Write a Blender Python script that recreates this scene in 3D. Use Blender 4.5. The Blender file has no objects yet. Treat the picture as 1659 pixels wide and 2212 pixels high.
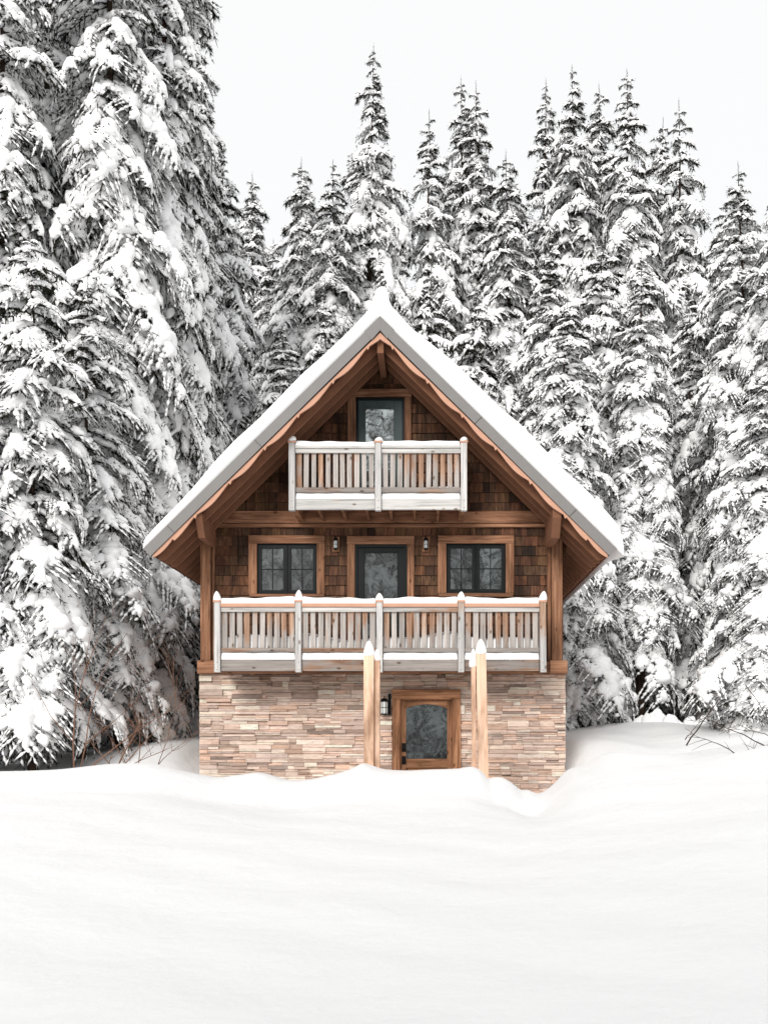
import bpy, math, random
import numpy as np
from math import radians, sin, cos, pi
random.seed(7)
rng = np.random.default_rng(11)
S = bpy.context.scene
COL = S.collection
# ------------------------------------------------------------------ calibration (photo read at 1659 x 2212)
F, CX, CY = 2160.0, 931.0, 1577.0
def WX(px, Y): return (px - CX) / F * Y
def WZ(py, Y): return (CY - py) / F * Y
Y0 = 18.0          # front wall
YB = 17.05         # balcony fronts
YR = 16.70         # front of the roof
YP = 15.95         # free posts
XC = -0.85         # centre line of the cabin
# ------------------------------------------------------------------ helpers
def tag(o, label=None, cat=None, group=None, kind=None):
    if label: o['label'] = label
    if cat: o['category'] = cat
    if group: o['group'] = group
    if kind: o['kind'] = kind
    return o
def empty(name, loc, label, cat, group=None):
    o = bpy.data.objects.new(name, None); COL.objects.link(o)
    o.location = loc; o.empty_display_size = .3
    return tag(o, label, cat, group)
def link(name, me, parent=None, mat=None):
    o = bpy.data.objects.new(name, me); COL.objects.link(o)
    if mat is not None and not me.materials: me.materials.append(mat)
    if parent is not None:
        o.parent = parent
        p = parent; off = np.zeros(3)
        while p is not None:
            off += np.array(p.location); p = p.parent
        o.location = tuple(-off)          # mesh data is in world coordinates
    return o
def np_mesh(name, V, Fc, smooth=False):
    """V (n,3); Fc (m,k) all faces of k corners"""
    me = bpy.data.meshes.new(name)
    V = np.ascontiguousarray(V, dtype=np.float32); Fc = np.ascontiguousarray(Fc, dtype=np.int32)
    m, k = Fc.shape
    me.vertices.add(len(V)); me.vertices.foreach_set('co', V.ravel())
    me.loops.add(m * k); me.loops.foreach_set('vertex_index', Fc.ravel())
    me.polygons.add(m); me.polygons.foreach_set('loop_start', np.arange(0, m * k, k, dtype=np.int32))
    if smooth: me.polygons.foreach_set('use_smooth', np.ones(m, dtype=bool))
    me.update(calc_edges=True)
    return me
class MB:
    def __init__(s): s.v = []; s.f = []; s.c = []; s.cur = (1, 1, 1)
    def add(s, vs, fs):
        b = len(s.v); s.v += [tuple(p) for p in vs]
        for f in fs: s.f.append(tuple(b + i for i in f)); s.c.append(s.cur)
    def box(s, x0, x1, y0, y1, z0, z1):
        s.add([(x0,y0,z0),(x1,y0,z0),(x1,y1,z0),(x0,y1,z0),(x0,y0,z1),(x1,y0,z1),(x1,y1,z1),(x0,y1,z1)],
              [(0,3,2,1),(4,5,6,7),(0,1,5,4),(1,2,6,5),(2,3,7,6),(3,0,4,7)])
    def obox(s, c, ax, ay, az, hx, hy, hz):
        c = np.array(c, float); ax = np.array(ax, float); ay = np.array(ay, float); az = np.array(az, float)
        P = [c + ax*hx*i + ay*hy*j + az*hz*k for k in (-1,1) for (i,j) in ((-1,-1),(1,-1),(1,1),(-1,1))]
        s.add(P, [(0,3,2,1),(4,5,6,7),(0,1,5,4),(1,2,6,5),(2,3,7,6),(3,0,4,7)])
    def prism_y(s, poly, y0, y1):
        """poly of (x,z) counter-clockwise seen from -y"""
        n = len(poly)
        s.add([(x,y0,z) for x,z in poly] + [(x,y1,z) for x,z in poly],
              [tuple(range(n)), tuple(range(2*n-1, n-1, -1))] + [(i, i+n, (i+1)%n+n, (i+1)%n) for i in range(n)])
    def prism_x(s, poly, x0, x1):
        n = len(poly)
        s.add([(x0,y,z) for y,z in poly] + [(x1,y,z) for y,z in poly],
              [tuple(range(n)), tuple(range(2*n-1, n-1, -1))] + [(i, i+n, (i+1)%n+n, (i+1)%n) for i in range(n)])
    def tube(s, pts, rads, n=6, caps=True):
        pts = [np.array(p, float) for p in pts]; b = []
        up = np.array((0,0,1.)); rings = []
        for i, p in enumerate(pts):
            t = pts[min(i+1, len(pts)-1)] - pts[max(i-1, 0)]; t = t / (np.linalg.norm(t) + 1e-9)
            a = np.cross(t, up)
            if np.linalg.norm(a) < .1: a = np.cross(t, (1,0,0))
            a /= np.linalg.norm(a); c = np.cross(t, a)
            rings.append([p + rads[i]*(a*cos(2*pi*k/n) + c*sin(2*pi*k/n)) for k in range(n)])
        vs = [q for r in rings for q in r]; fs = []
        for i in range(len(pts)-1):
            for k in range(n):
                fs.append((i*n+k, i*n+(k+1)%n, (i+1)*n+(k+1)%n, (i+1)*n+k))
        if caps: fs += [tuple(range(n-1,-1,-1)), tuple((len(pts)-1)*n+k for k in range(n))]
        s.add(vs, fs)
    def build(s, name, mat, parent=None, smooth=False, bevel=0, color=False):
        me = bpy.data.meshes.new(name); me.from_pydata(s.v, [], s.f); 
        if color:
            at = me.color_attributes.new('tint', 'FLOAT_COLOR', 'CORNER')
            arr = []
            for f, c in zip(s.f, s.c):
                for _ in f: arr += [c[0], c[1], c[2], 1.0]
            at.data.foreach_set('color', arr)
        if smooth:
            me.polygons.foreach_set('use_smooth', [True]*len(s.f))
        o = link(name, me, parent, mat)
        if bevel:
            m = o.modifiers.new('bevel', 'BEVEL'); m.width = bevel; m.segments = 2; m.limit_method = 'ANGLE'; m.angle_limit = radians(40)
        return o
# ------------------------------------------------------------------ materials
def mat_new(name):
    m = bpy.data.materials.new(name); m.use_nodes = True
    nt = m.node_tree; b = nt.nodes['Principled BSDF']
    return m, nt, b
def N(nt, t, **kw):
    n = nt.nodes.new(t)
    for k, v in kw.items():
        if hasattr(n, k): setattr(n, k, v)
        else: n.inputs[k].default_value = v
    return n
def ramp(nt, fac, stops):
    r = nt.nodes.new('ShaderNodeValToRGB'); nt.links.new(fac, r.inputs[0])
    e = r.color_ramp.elements
    while len(e) > 1: e.remove(e[-1])
    e[0].position = stops[0][0]; e[0].color = (*stops[0][1], 1)
    for p, c in stops[1:]:
        q = e.new(p); q.color = (*c, 1)
    return r.outputs[0]
def mix(nt, fac, a, b, mode='MIX'):
    m = nt.nodes.new('ShaderNodeMix'); m.data_type = 'RGBA'; m.blend_type = mode
    for sock, v in ((m.inputs[0], fac), (m.inputs[6], a), (m.inputs[7], b)):
        if hasattr(v, 'links'): nt.links.new(v, sock)
        elif isinstance(v, (int, float)): sock.default_value = v
        else: sock.default_value = (*v, 1)
    return m.outputs[2]
def wood(name, dark, mid, light, axis='Z', grey=None, greyfac=.5, rough=.75, knots=True, bump=.25, tint=False):
    m, nt, b = mat_new(name); L = nt.links.new
    geo = N(nt, 'ShaderNodeNewGeometry'); info = N(nt, 'ShaderNodeObjectInfo')
    off = N(nt, 'ShaderNodeVectorMath', operation='SCALE'); off.inputs[0].default_value = (17.3, 9.1, 23.7); L(info.outputs['Random'], off.inputs['Scale'])
    add = N(nt, 'ShaderNodeVectorMath', operation='ADD'); L(geo.outputs['Position'], add.inputs[0]); L(off.outputs[0], add.inputs[1])
    mp = N(nt, 'ShaderNodeMapping'); L(add.outputs[0], mp.inputs[0])
    sc = {'X': (1.2, 26, 26), 'Y': (26, 1.2, 26), 'Z': (26, 26, 1.2)}[axis]
    mp.inputs['Scale'].default_value = sc
    n1 = N(nt, 'ShaderNodeTexNoise', Scale=1.0, Detail=6.0, Roughness=.65, Distortion=.6); L(mp.outputs[0], n1.inputs['Vector'])
    mp2 = N(nt, 'ShaderNodeMapping'); L(add.outputs[0], mp2.inputs[0])
    mp2.inputs['Scale'].default_value = tuple(max(.9, s*.12) for s in sc)
    n2 = N(nt, 'ShaderNodeTexNoise', Scale=1.0, Detail=4.0, Roughness=.6); L(mp2.outputs[0], n2.inputs['Vector'])
    c = ramp(nt, n1.outputs[0], [(.30, dark), (.48, mid), (.68, light)])
    if grey is not None:
        g = ramp(nt, n1.outputs[0], [(.3, tuple(x*.55 for x in grey)), (.5, grey), (.7, tuple(min(1, x*1.25) for x in grey))])
        ma = N(nt, 'ShaderNodeMath', operation='MULTIPLY_ADD'); L(info.outputs['Random'], ma.inputs[0]); ma.inputs[1].default_value = .22; 
        if axis == 'Z':      # sheltered top ends keep their brown
            tc = N(nt, 'ShaderNodeTexCoord'); sp = N(nt, 'ShaderNodeSeparateXYZ'); L(tc.outputs['Generated'], sp.inputs[0])
            mz = N(nt, 'ShaderNodeMath', operation='MULTIPLY_ADD'); L(sp.outputs[2], mz.inputs[0]); mz.inputs[1].default_value = -.22; L(n2.outputs[0], mz.inputs[2])
            ms = N(nt, 'ShaderNodeMath', operation='ADD'); L(mz.outputs[0], ms.inputs[0]); ms.inputs[1].default_value = .09; L(ms.outputs[0], ma.inputs[2])
        else: L(n2.outputs[0], ma.inputs[2])
        gf = ramp(nt, ma.outputs[0], [(.5 - greyfac*.2+.03, (0,0,0)), (.64 - greyfac*.2+.03, (1,1,1))])
        c = mix(nt, gf, c, g)
    else:
        s = ramp(nt, n2.outputs[0], [(.32, (.42,.37,.33)), (.5, (.95,.95,.95)), (.7, (1.25,1.25,1.25))])
        c = mix(nt, 1.0, c, s, 'MULTIPLY')
    if knots:
        mk = N(nt, 'ShaderNodeMapping'); L(add.outputs[0], mk.inputs[0]); mk.inputs['Scale'].default_value = {'X': (3.2,7,7), 'Y': (7,3.2,7), 'Z': (7,7,3.2)}[axis]
        vo = N(nt, 'ShaderNodeTexVoronoi', Scale=1.0, Randomness=1.0); L(mk.outputs[0], vo.inputs['Vector'])
        kf = ramp(nt, vo.outputs['Distance'], [(.07, (.2,.15,.12)), (.12, (.7,.62,.55)), (.17, (1,1,1))])
        c = mix(nt, .85, c, kf, 'MULTIPLY')
    if tint:
        at = N(nt, 'ShaderNodeAttribute', attribute_name='tint'); c = mix(nt, 1.0, c, at.outputs['Color'], 'MULTIPLY')
    hv = N(nt, 'ShaderNodeHueSaturation'); L(c, hv.inputs['Color'])
    mv = N(nt, 'ShaderNodeMath', operation='MULTIPLY_ADD'); L(info.outputs['Random'], mv.inputs[0]); mv.inputs[1].default_value = .35; mv.inputs[2].default_value = .83
    L(mv.outputs[0], hv.inputs['Value'])
    L(hv.outputs[0], b.inputs['Base Color']); b.inputs['Roughness'].default_value = rough
    b.inputs['Specular IOR Level'].default_value = .25
    bp = N(nt, 'ShaderNodeBump', Strength=bump, Distance=.01); L(n1.outputs[0], bp.inputs['Height']); L(bp.outputs[0], b.inputs['Normal'])
    return m
def snowmat(name, col, bump=.15, scale=30, big=0):
    m, nt, b = mat_new(name); L = nt.links.new
    b.inputs['Base Color'].default_value = (*col, 1); b.inputs['Roughness'].default_value = .7
    b.inputs['Specular IOR Level'].default_value = .15
    geo = N(nt, 'ShaderNodeNewGeometry')
    n1 = N(nt, 'ShaderNodeTexNoise', Scale=float(scale), Detail=5.0, Roughness=.7); L(geo.outputs['Position'], n1.inputs['Vector'])
    bp = N(nt, 'ShaderNodeBump', Strength=bump, Distance=.02); L(n1.outputs[0], bp.inputs['Height'])
    if big:
        n2 = N(nt, 'ShaderNodeTexNoise', Scale=1.3, Detail=4.0, Roughness=.55); L(geo.outputs['Position'], n2.inputs['Vector'])
        b2 = N(nt, 'ShaderNodeBump', Strength=big, Distance=.25); L(n2.outputs[0], b2.inputs['Height']); L(b2.outputs[0], bp.inputs['Normal'])
    L(bp.outputs[0], b.inputs['Normal'])
    return m
def plain(name, col, rough=.6, metal=0, noise=.0, scale=8):
    m, nt, b = mat_new(name); L = nt.links.new
    b.inputs['Roughness'].default_value = rough; b.inputs['Metallic'].default_value = metal
    geo = N(nt, 'ShaderNodeNewGeometry')
    n1 = N(nt, 'ShaderNodeTexNoise', Scale=float(scale), Detail=6.0, Roughness=.7); L(geo.outputs['Position'], n1.inputs['Vector'])
    c = ramp(nt, n1.outputs[0], [(.3, tuple(x*(1-noise) for x in col)), (.7, tuple(min(1, x*(1+noise)) for x in col))])
    L(c, b.inputs['Base Color']); b.inputs['Specular IOR Level'].default_value = .2; return m
def leafmat():
    m, nt, b = mat_new('conifer_needles'); L = nt.links.new
    geo = N(nt, 'ShaderNodeNewGeometry')
    n1 = N(nt, 'ShaderNodeTexNoise', Scale=2.2, Detail=5.0, Roughness=.7); L(geo.outputs['Position'], n1.inputs['Vector'])
    c = ramp(nt, n1.outputs[0], [(.3, (.007,.008,.005)), (.5, (.014,.015,.009)), (.66, (.028,.024,.012)), (.78, (.07,.04,.016))])
    L(c, b.inputs['Base Color']); b.inputs['Roughness'].default_value = .75; b.inputs['Specular IOR Level'].default_value = .15
    return m
def glassmat(name, refl, bumpy=.25, tintc=(.8,.88,.88)):
    m, nt, b = mat_new(name); L = nt.links.new
    b.inputs['Base Color'].default_value = (.006,.008,.008,1); b.inputs['Roughness'].default_value = .3
    g = N(nt, 'ShaderNodeBsdfGlossy'); g.inputs['Color'].default_value = (*tintc, 1); g.inputs['Roughness'].default_value = .015
    geo = N(nt, 'ShaderNodeNewGeometry')
    n1 = N(nt, 'ShaderNodeTexNoise', Scale=1.7, Detail=1.0, Roughness=.5, Distortion=1.2); L(geo.outputs['Position'], n1.inputs['Vector'])
    bp = N(nt, 'ShaderNodeBump', Strength=bumpy, Distance=.05); L(n1.outputs[0], bp.inputs['Height']); L(bp.outputs[0], g.inputs['Normal'])
    mx = N(nt, 'ShaderNodeMixShader'); mx.inputs[0].default_value = refl
    L(b.outputs[0], mx.inputs[1]); L(g.outputs[0], mx.inputs[2]); L(mx.outputs[0], nt.nodes['Material Output'].inputs[0])
    return m
def stonemat():
    m, nt, b = mat_new('ledge_stone'); L = nt.links.new
    at = N(nt, 'ShaderNodeAttribute', attribute_name='tint')
    geo = N(nt, 'ShaderNodeNewGeometry')
    mp = N(nt, 'ShaderNodeMapping'); mp.inputs['Scale'].default_value = (4,4,22); L(geo.outputs['Position'], mp.inputs[0])
    n1 = N(nt, 'ShaderNodeTexNoise', Scale=1.6, Detail=8.0, Roughness=.72, Distortion=.5); L(mp.outputs[0], n1.inputs['Vector'])
    v = ramp(nt, n1.outputs[0], [(.28, (.5,.45,.42)), (.45, (.9,.88,.86)), (.7, (1.2,1.2,1.2))])
    c = mix(nt, 1.0, at.outputs['Color'], v, 'MULTIPLY')
    # damp stain that the overhanging deck has left on the wall
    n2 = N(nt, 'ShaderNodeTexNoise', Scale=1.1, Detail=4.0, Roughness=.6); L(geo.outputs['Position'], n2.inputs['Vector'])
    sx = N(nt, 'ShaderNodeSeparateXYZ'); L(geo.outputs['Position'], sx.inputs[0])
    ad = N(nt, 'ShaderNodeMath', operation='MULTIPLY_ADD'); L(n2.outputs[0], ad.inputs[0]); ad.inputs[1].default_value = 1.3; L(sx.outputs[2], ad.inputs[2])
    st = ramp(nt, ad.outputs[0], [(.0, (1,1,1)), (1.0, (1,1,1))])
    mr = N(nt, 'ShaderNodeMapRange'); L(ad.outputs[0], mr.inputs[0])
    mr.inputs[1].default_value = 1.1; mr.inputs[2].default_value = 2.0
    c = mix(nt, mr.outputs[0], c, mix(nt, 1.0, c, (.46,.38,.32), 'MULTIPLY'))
    L(c, b.inputs['Base Color']); b.inputs['Roughness'].default_value = .85
    bp = N(nt, 'ShaderNodeBump', Strength=.6, Distance=.02); L(n1.outputs[0], bp.inputs['Height']); L(bp.outputs[0], b.inputs['Normal'])
    return m
M = dict(
 snow=snowmat('snow_ground', (.825,.828,.83), .32, 22, big=.22),
 snowr=snowmat('snow_pack', (.93,.93,.93), .1, 40),
 snowt=snowmat('snow_on_boughs', (.975,.976,.977), .22, 24),
 needles=leafmat(),
 bark=plain('bark', (.045,.028,.02), .95, 0, .6, 14),
 twig=plain('twig_bark', (.20,.11,.075), .8, 0, .3, 20),
 twigd=plain('dark_twig_bark', (.06,.045,.04), .8, 0, .3, 20),
 metal=plain('grey_fascia_metal', (.205,.195,.188), .5, 0, .04, 3),
 sashd=plain('dark_sash_paint', (.003,.005,.005), .45, 0, .1),
 sashg=plain('grey_green_sash_paint', (.055,.08,.08), .45, 0, .1),
 iron=plain('black_iron', (.008,.008,.008), .4, .3, .1),
 bolt=plain('zinc_bolt', (.6,.57,.53), .4, .4, .1),
 dark=plain('dark_backing', (.02,.013,.01), .9, 0, .1),
 lampg=plain('frosted_lamp_glass', (.72,.74,.72), .25, 0, .1),
 shingle=wood('cedar_shingle', (.034,.015,.008), (.098,.045,.023), (.18,.088,.047), 'Z', knots=False, bump=.4, tint=True),
 trimx=wood('trim_wood_level', (.10,.042,.02), (.24,.112,.06), (.38,.20,.118), 'X'),
 trimz=wood('trim_wood_upright', (.10,.042,.02), (.23,.108,.057), (.36,.19,.11), 'Z'),
 rafter=plain('rafter_wood', (.20,.092,.052), .8, 0, .12, 5),
 barge=plain('barge_wood', (.55,.31,.215), .8, 0, .08, 6),
 soffit=wood('soffit_boards', (.10,.035,.018), (.17,.065,.032), (.22,.09,.045), 'Y', knots=False, bump=.1),
 postw=wood('fresh_post_wood', (.56,.34,.225), (.66,.43,.30), (.75,.54,.41), 'Z', knots=False, bump=.15),
 greyx=wood('weathered_rail', (.27,.13,.07), (.42,.25,.16), (.58,.40,.28), 'X', grey=(.50,.485,.465), greyfac=1.0),
 greyd=wood('weathered_fascia', (.13,.06,.035), (.25,.15,.10), (.38,.26,.19), 'X', grey=(.27,.24,.22), greyfac=.35),
 greyz=wood('weathered_upright', (.19,.09,.052), (.35,.205,.132), (.52,.35,.25), 'Z', grey=(.38,.345,.32), greyfac=.45),
 postz=wood('weathered_post', (.28,.15,.09), (.44,.29,.20), (.60,.45,.34), 'Z', grey=(.50,.485,.47), greyfac=1.05),
 doorz=wood('door_wood_upright', (.11,.045,.02), (.27,.125,.062), (.44,.23,.125), 'Z'),
 doorx=wood('door_wood_level', (.11,.045,.02), (.27,.125,.062), (.44,.23,.125), 'X'),
 stone=stonemat(),
 glassd=glassmat('dark_window_glass', .17, .03),
 glassb=glassmat('bright_window_glass', .52, .03),
)
# ------------------------------------------------------------------ the snow ground
def cosint(xs, zs, x):
    x = np.clip(x, xs[0], xs[-1]); i = np.clip(np.searchsorted(xs, x, side='right')-1, 0, len(xs)-2)
    t = (x - xs[i]) / (xs[i+1]-xs[i]); 
    # Catmull-Rom (non-uniform tangents) for soft drifts
    m = np.gradient(zs, xs); h = xs[i+1]-xs[i]
    return ((2*t**3-3*t**2+1)*zs[i] + (t**3-2*t**2+t)*h*m[i] + (-2*t**3+3*t**2)*zs[i+1] + (t**3-t**2)*h*m[i+1])
lines = []
def gline(Y, pts, world=False):
    xs = np.array([p[0] if world else WX(p[0], Y) for p in pts], float); zs = np.array([p[1] if world else WZ(p[1], Y) for p in pts], float)
    lines.append((Y, xs, zs))
gline(-400, [(-9,-2.0),(9,-2.0)], True)
gline(-12, [(-9,-1.9),(9,-1.9)], True)
gline(0, [(-7,-1.75),(-2,-1.72),(2,-1.72),(7,-1.5)], True)
gline(5, [(-7,-1.56),(-2,-1.6),(1,-1.58),(2.4,-1.5),(7,-1.0)], True)
gline(9, [(-7,-1.2),(-4,-1.28),(-1,-1.36),(1.0,-1.34),(2.4,-1.12),(4.5,-.86),(8,-.6)], True)
gline(12, [(-8,-1.0),(-4.5,-1.06),(-2.5,-1.18),(0,-1.2),(1.4,-1.16),(2.6,-.9),(4.5,-.62),(8,-.42)], True)
gline(14.2, [(-200,1700),(150,1715),(340,1722),(480,1735),(610,1752),(760,1728),(860,1726),(1010,1730),(1080,1748),(1160,1765),(1230,1705),(1320,1668),(1450,1655),(1659,1612),(2000,1590)])
gline(15.6, [(-300,1662),(0,1667),(120,1663),(260,1650),(340,1652),(400,1668),(430,1674),(470,1680),(520,1674),(560,1670),(590,1677),(612,1684),(664,1685),(700,1678),(740,1668),(762,1660),(785,1649),(800,1653),(820,1660),(866,1665),(930,1663),(990,1661),(1028,1659),(1042,1668),(1053,1682),(1066,1680),(1086,1681),(1106,1692),(1125,1707),(1138,1707),(1166,1715),(1181,1709),(1203,1690),(1222,1668),(1260,1653),(1296,1632),(1317,1626),(1371,1626),(1450,1630),(1550,1616),(1659,1600),(2000,1570)])
gline(17.4, [(-7.5,-.95),(-5.5,-.80),(-4.2,-.95),(-3,-1.0),(-1,-.95),(1,-1.02),(2.2,-1.25),(3,-.75),(4.5,-.62),(8,-.3)], True)
gline(19.2, [(-300,1640),(0,1652),(67,1650),(130,1648),(175,1642),(205,1626),(250,1621),(285,1615),(328,1609),(370,1612),(400,1622),(425,1640),(450,1655),(700,1660),(1150,1660),(1222,1628),(1250,1610),(1290,1602),(1340,1603),(1420,1612),(1500,1600),(1659,1585),(2000,1570)])
gline(23, [(-300,1630),(0,1640),(200,1630),(330,1600),(400,1590),(700,1600),(1150,1592),(1222,1581),(1270,1574),(1350,1563),(1420,1560),(1500,1566),(1560,1556),(1659,1556),(2000,1540)])
gline(27, [(-300,1590),(0,1590),(250,1575),(330,1560),(380,1522),(430,1515),(700,1550),(1150,1570),(1659,1552),(2000,1530)])
gline(34, [(-12,1.0),(0,.9),(14,.8)], True)
gline(60, [(-12,2.5),(14,2.5)], True)
gline(420, [(-12,6),(14,6)], True)
LY = np.array([l[0] for l in lines], float)
def ground(x, y):
    x = np.atleast_1d(np.asarray(x, float)); y = np.atleast_1d(np.asarray(y, float)); x, y = np.broadcast_arrays(x, y)
    vals = np.stack([cosint(l[1], l[2], x.ravel()) for l in lines])         # (n, pts)
    yy = y.ravel(); i = np.clip(np.searchsorted(LY, yy, side='right')-1, 0, len(LY)-2)
    grad = np.zeros_like(vals)
    for k in range(1, len(LY)-1):
        a = (vals[k]-vals[k-1])/(LY[k]-LY[k-1]); b = (vals[k+1]-vals[k])/(LY[k+1]-LY[k])
        grad[k] = np.where(a*b > 0, 2*a*b/(a+b+1e-12*np.sign(a+b)+1e-15), 0)
    t = (yy-LY[i])/(LY[i+1]-LY[i]); h = LY[i+1]-LY[i]; j = np.arange(len(yy))
    z = (2*t**3-3*t**2+1)*vals[i,j] + (t**3-2*t**2+t)*h*grad[i,j] + (-2*t**3+3*t**2)*vals[i+1,j] + (t**3-t**2)*h*grad[i+1,j]
    xr = x.ravel()
    n = .022*np.sin(xr*1.1+.9*np.sin(yy*.9)) * np.sin(yy*1.0+.5+.5*np.sin(xr*.7)) + .016*np.sin(xr*3.1+yy*1.7)*np.sin(yy*2.9-xr*.6)
    fade = np.clip(np.abs(yy-15.6)/1.5, 0, 1)
    return (z + n*fade).reshape(x.shape)
def gz(x, y): return float(ground(x, y)[0])
def spaced(stops):
    out = []
    for a, b, s in stops: out += list(np.arange(a, b, s))
    return np.array(out + [stops[-1][1]])
gx = spaced([(-400,-60,40),(-60,-14,2.5),(-14,-6,.25),(-6,5.5,.055),(5.5,12,.2),(12,60,2.5),(60,400,40)])
gy = spaced([(-400,-30,40),(-30,-2,2),(-2,4,.3),(4,13,.13),(13,18.4,.06),(18.4,28,.15),(28,60,1.5),(60,420,40)])
GX, GY = np.meshgrid(gx, gy); GZ = ground(GX, GY)
nx, ny = len(gx), len(gy)
idx = np.arange(nx*ny).reshape(ny, nx)
Fg = np.stack([idx[:-1,:-1], idx[:-1,1:], idx[1:,1:], idx[1:,:-1]], -1).reshape(-1, 4)
g = link('snow_ground', np_mesh('snow_ground', np.stack([GX, GY, GZ], -1).reshape(-1,3), Fg, True), None, M['snow'])
tag(g, 'smooth deep white snow drifts covering the ground', 'snow', kind='structure')
# ------------------------------------------------------------------ generic snow pads
def nz(x, y, s):
    return np.sin(x*3.1+s)*np.cos(y*2.7+s*1.3)*.5 + np.sin(x*7.3+s*2.1+y*3)*.3 + np.sin(x*15.1-s+y*9)*.2
def pad(name, x0, x1, y0, y1, z, th, parent, rnd=.05, amp=.2, seed=0., step=.03, mat='snowr', zfun=None, thfun=None, low=0.0):
    """snow lying on a rectangle: rounded shoulders, uneven top, closed below"""
    nxx = max(4, int((x1-x0)/step)); nyy = max(4, int((y1-y0)/step))
    xs = np.linspace(x0, x1, nxx+1); ys = np.linspace(y0, y1, nyy+1)
    X, Yy = np.meshgrid(xs, ys)
    e = np.minimum(np.minimum(X-x0, x1-X), np.minimum(Yy-y0, y1-Yy))
    p = np.sqrt(np.clip(1-(1-np.clip(e/rnd, 0, 1))**2, 0, 1))
    T = th*(1+amp*nz(X, Yy, seed))
    if thfun is not None: T = T*thfun(X, Yy)
    base = z if zfun is None else zfun(X, Yy)
    Z = base + T*p - low*(1-p)
    jx = (X-(x0+x1)/2); 
    V = np.stack([X, Yy, Z], -1).reshape(-1, 3)
    id_ = np.arange((nxx+1)*(nyy+1)).reshape(nyy+1, nxx+1)
    Fq = np.stack([id_[:-1,:-1], id_[:-1,1:], id_[1:,1:], id_[1:,:-1]], -1).reshape(-1, 4)
    V2 = V.copy(); V2[:,2] = ((base if np.ndim(base) else np.full(X.shape, base)) - low).reshape(-1) - .001
    n = len(V)
    Fb = Fq[:, ::-1] + n
    rim = list(id_[0,:]) + list(id_[1:,-1]) + list(id_[-1,-2::-1]) + list(id_[-2:0:-1,0])
    rim = np.array(rim); r2 = np.roll(rim, -1)
    Fr = np.stack([rim, rim+n, r2+n, r2], -1)
    return link(name, np_mesh(name, np.vstack([V, V2]), np.vstack([Fq, Fb, Fr]), True), parent, M[mat])
def lathe(name, cx, cy, prof, parent, mat, n=14, jitter=.0, seed=0, lean=(0,0)):
    mb = MB(); r_ = random.Random(seed); vs = []; z0 = prof[0][1]; H = prof[-1][1]-z0+1e-6
    ph = r_.random()*6
    for (r, z) in prof:
        f = (z-z0)/H
        for k in range(n):
            a = 2*pi*k/n; rr = r*(1+jitter*(sin(a*2+ph)+.6*sin(a*3+z*20+ph)))
            vs.append((cx+rr*cos(a)+lean[0]*f, cy+rr*sin(a)+lean[1]*f, z))
    fs = []
    for i in range(len(prof)-1):
        for k in range(n): fs.append((i*n+k, i*n+(k+1)%n, (i+1)*n+(k+1)%n, (i+1)*n+k))
    fs += [tuple(range(n-1,-1,-1)), tuple((len(prof)-1)*n+k for k in range(n))]
    mb.add(vs, fs)
    return mb.build(name, M[mat], parent, smooth=True)
def capsnow(cx, cy, z, r, h, parent, seed, name='snow_cap', lean=(0,0), shape='peak'):
    if shape == 'peak': pr = [(r*.96,z),(r*1.08,z+h*.12),(r*1.02,z+h*.3),(r*.86,z+h*.52),(r*.62,z+h*.75),(r*.34,z+h*.92),(r*.08,z+h)]
    else: pr = [(r*.95,z),(r*1.05,z+h*.2),(r*.98,z+h*.5),(r*.75,z+h*.8),(r*.4,z+h*.96),(r*.08,z+h)]
    return lathe(name, cx, cy, pr, parent, 'snowr', 16, .05, seed, lean)
# ------------------------------------------------------------------ the cabin
cab = empty('cabin', (XC, Y0, gz(XC, 17.4)), 'timber and stone mountain cabin with a steep snow covered gable roof and two balconies', 'cabin')
xl, xr = WX(433, Y0), WX(1220, Y0)
HS = 3.955; ZT = 3.03; ZA = 6.90           # roof front: half span, tip height, apex height
slope = (ZA-ZT)/HS
def rooftop(x): return ZA - abs(x-XC)*slope
TH = .155*math.sqrt(1+slope*slope)          # vertical thickness of the metal edge
def under(x): return rooftop(x) - TH
# openings on the front wall as rects (x0,x1,z0,z1)
def R(px0, px1, py0, py1, Y=Y0): return (WX(px0, Y), WX(px1, Y), WZ(py1, Y), WZ(py0, Y))
zdeck1 = WZ(1425, YB); zdeck2 = WZ(1076, YB)
op_w1 = R(545, 694, 1166, 1290); op_w2 = R(955, 1102, 1166, 1290)
op_d1 = (WX(757,Y0), WX(888,Y0), zdeck1-.1, WZ(1168,Y0))
op_d2 = (WX(760,Y0), WX(882,Y0), zdeck2-.1, WZ(850,Y0))
op_d0 = (WX(852,Y0), WX(990,Y0), -1.6, WZ(1495,Y0))
band = (xl-.01, xr+.01, WZ(1139,Y0), WZ(1107,Y0))
def sub_rect(r, o, eps=.004):
    x0,x1,z0,z1 = r; a0,a1,b0,b1 = o
    if x1 <= a0 or x0 >= a1 or z1 <= b0 or z0 >= b1: return [r]
    out = []
    if x0 < a0: out.append((x0, a0, z0, z1))
    if x1 > a1: out.append((a1, x1, z0, z1))
    m0, m1 = max(x0,a0), min(x1,a1)
    if z0 < b0: out.append((m0, m1, z0, b0))
    if z1 > b1: out.append((m0, m1, b1, z1))
    return [q for q in out if q[1]-q[0] > .008 and q[3]-q[2] > .008]
def clip(poly, f):
    out = []
    for i in range(len(poly)):
        a, b = poly[i], poly[(i+1)%len(poly)]; fa, fb = f(a), f(b)
        if fa >= 0: out.append(a)
        if fa*fb < 0:
            t = fa/(fa-fb); out.append((a[0]+(b[0]-a[0])*t, a[1]+(b[1]-a[1])*t))
    return out
sh = MB(); rs = random.Random(3)
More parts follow.
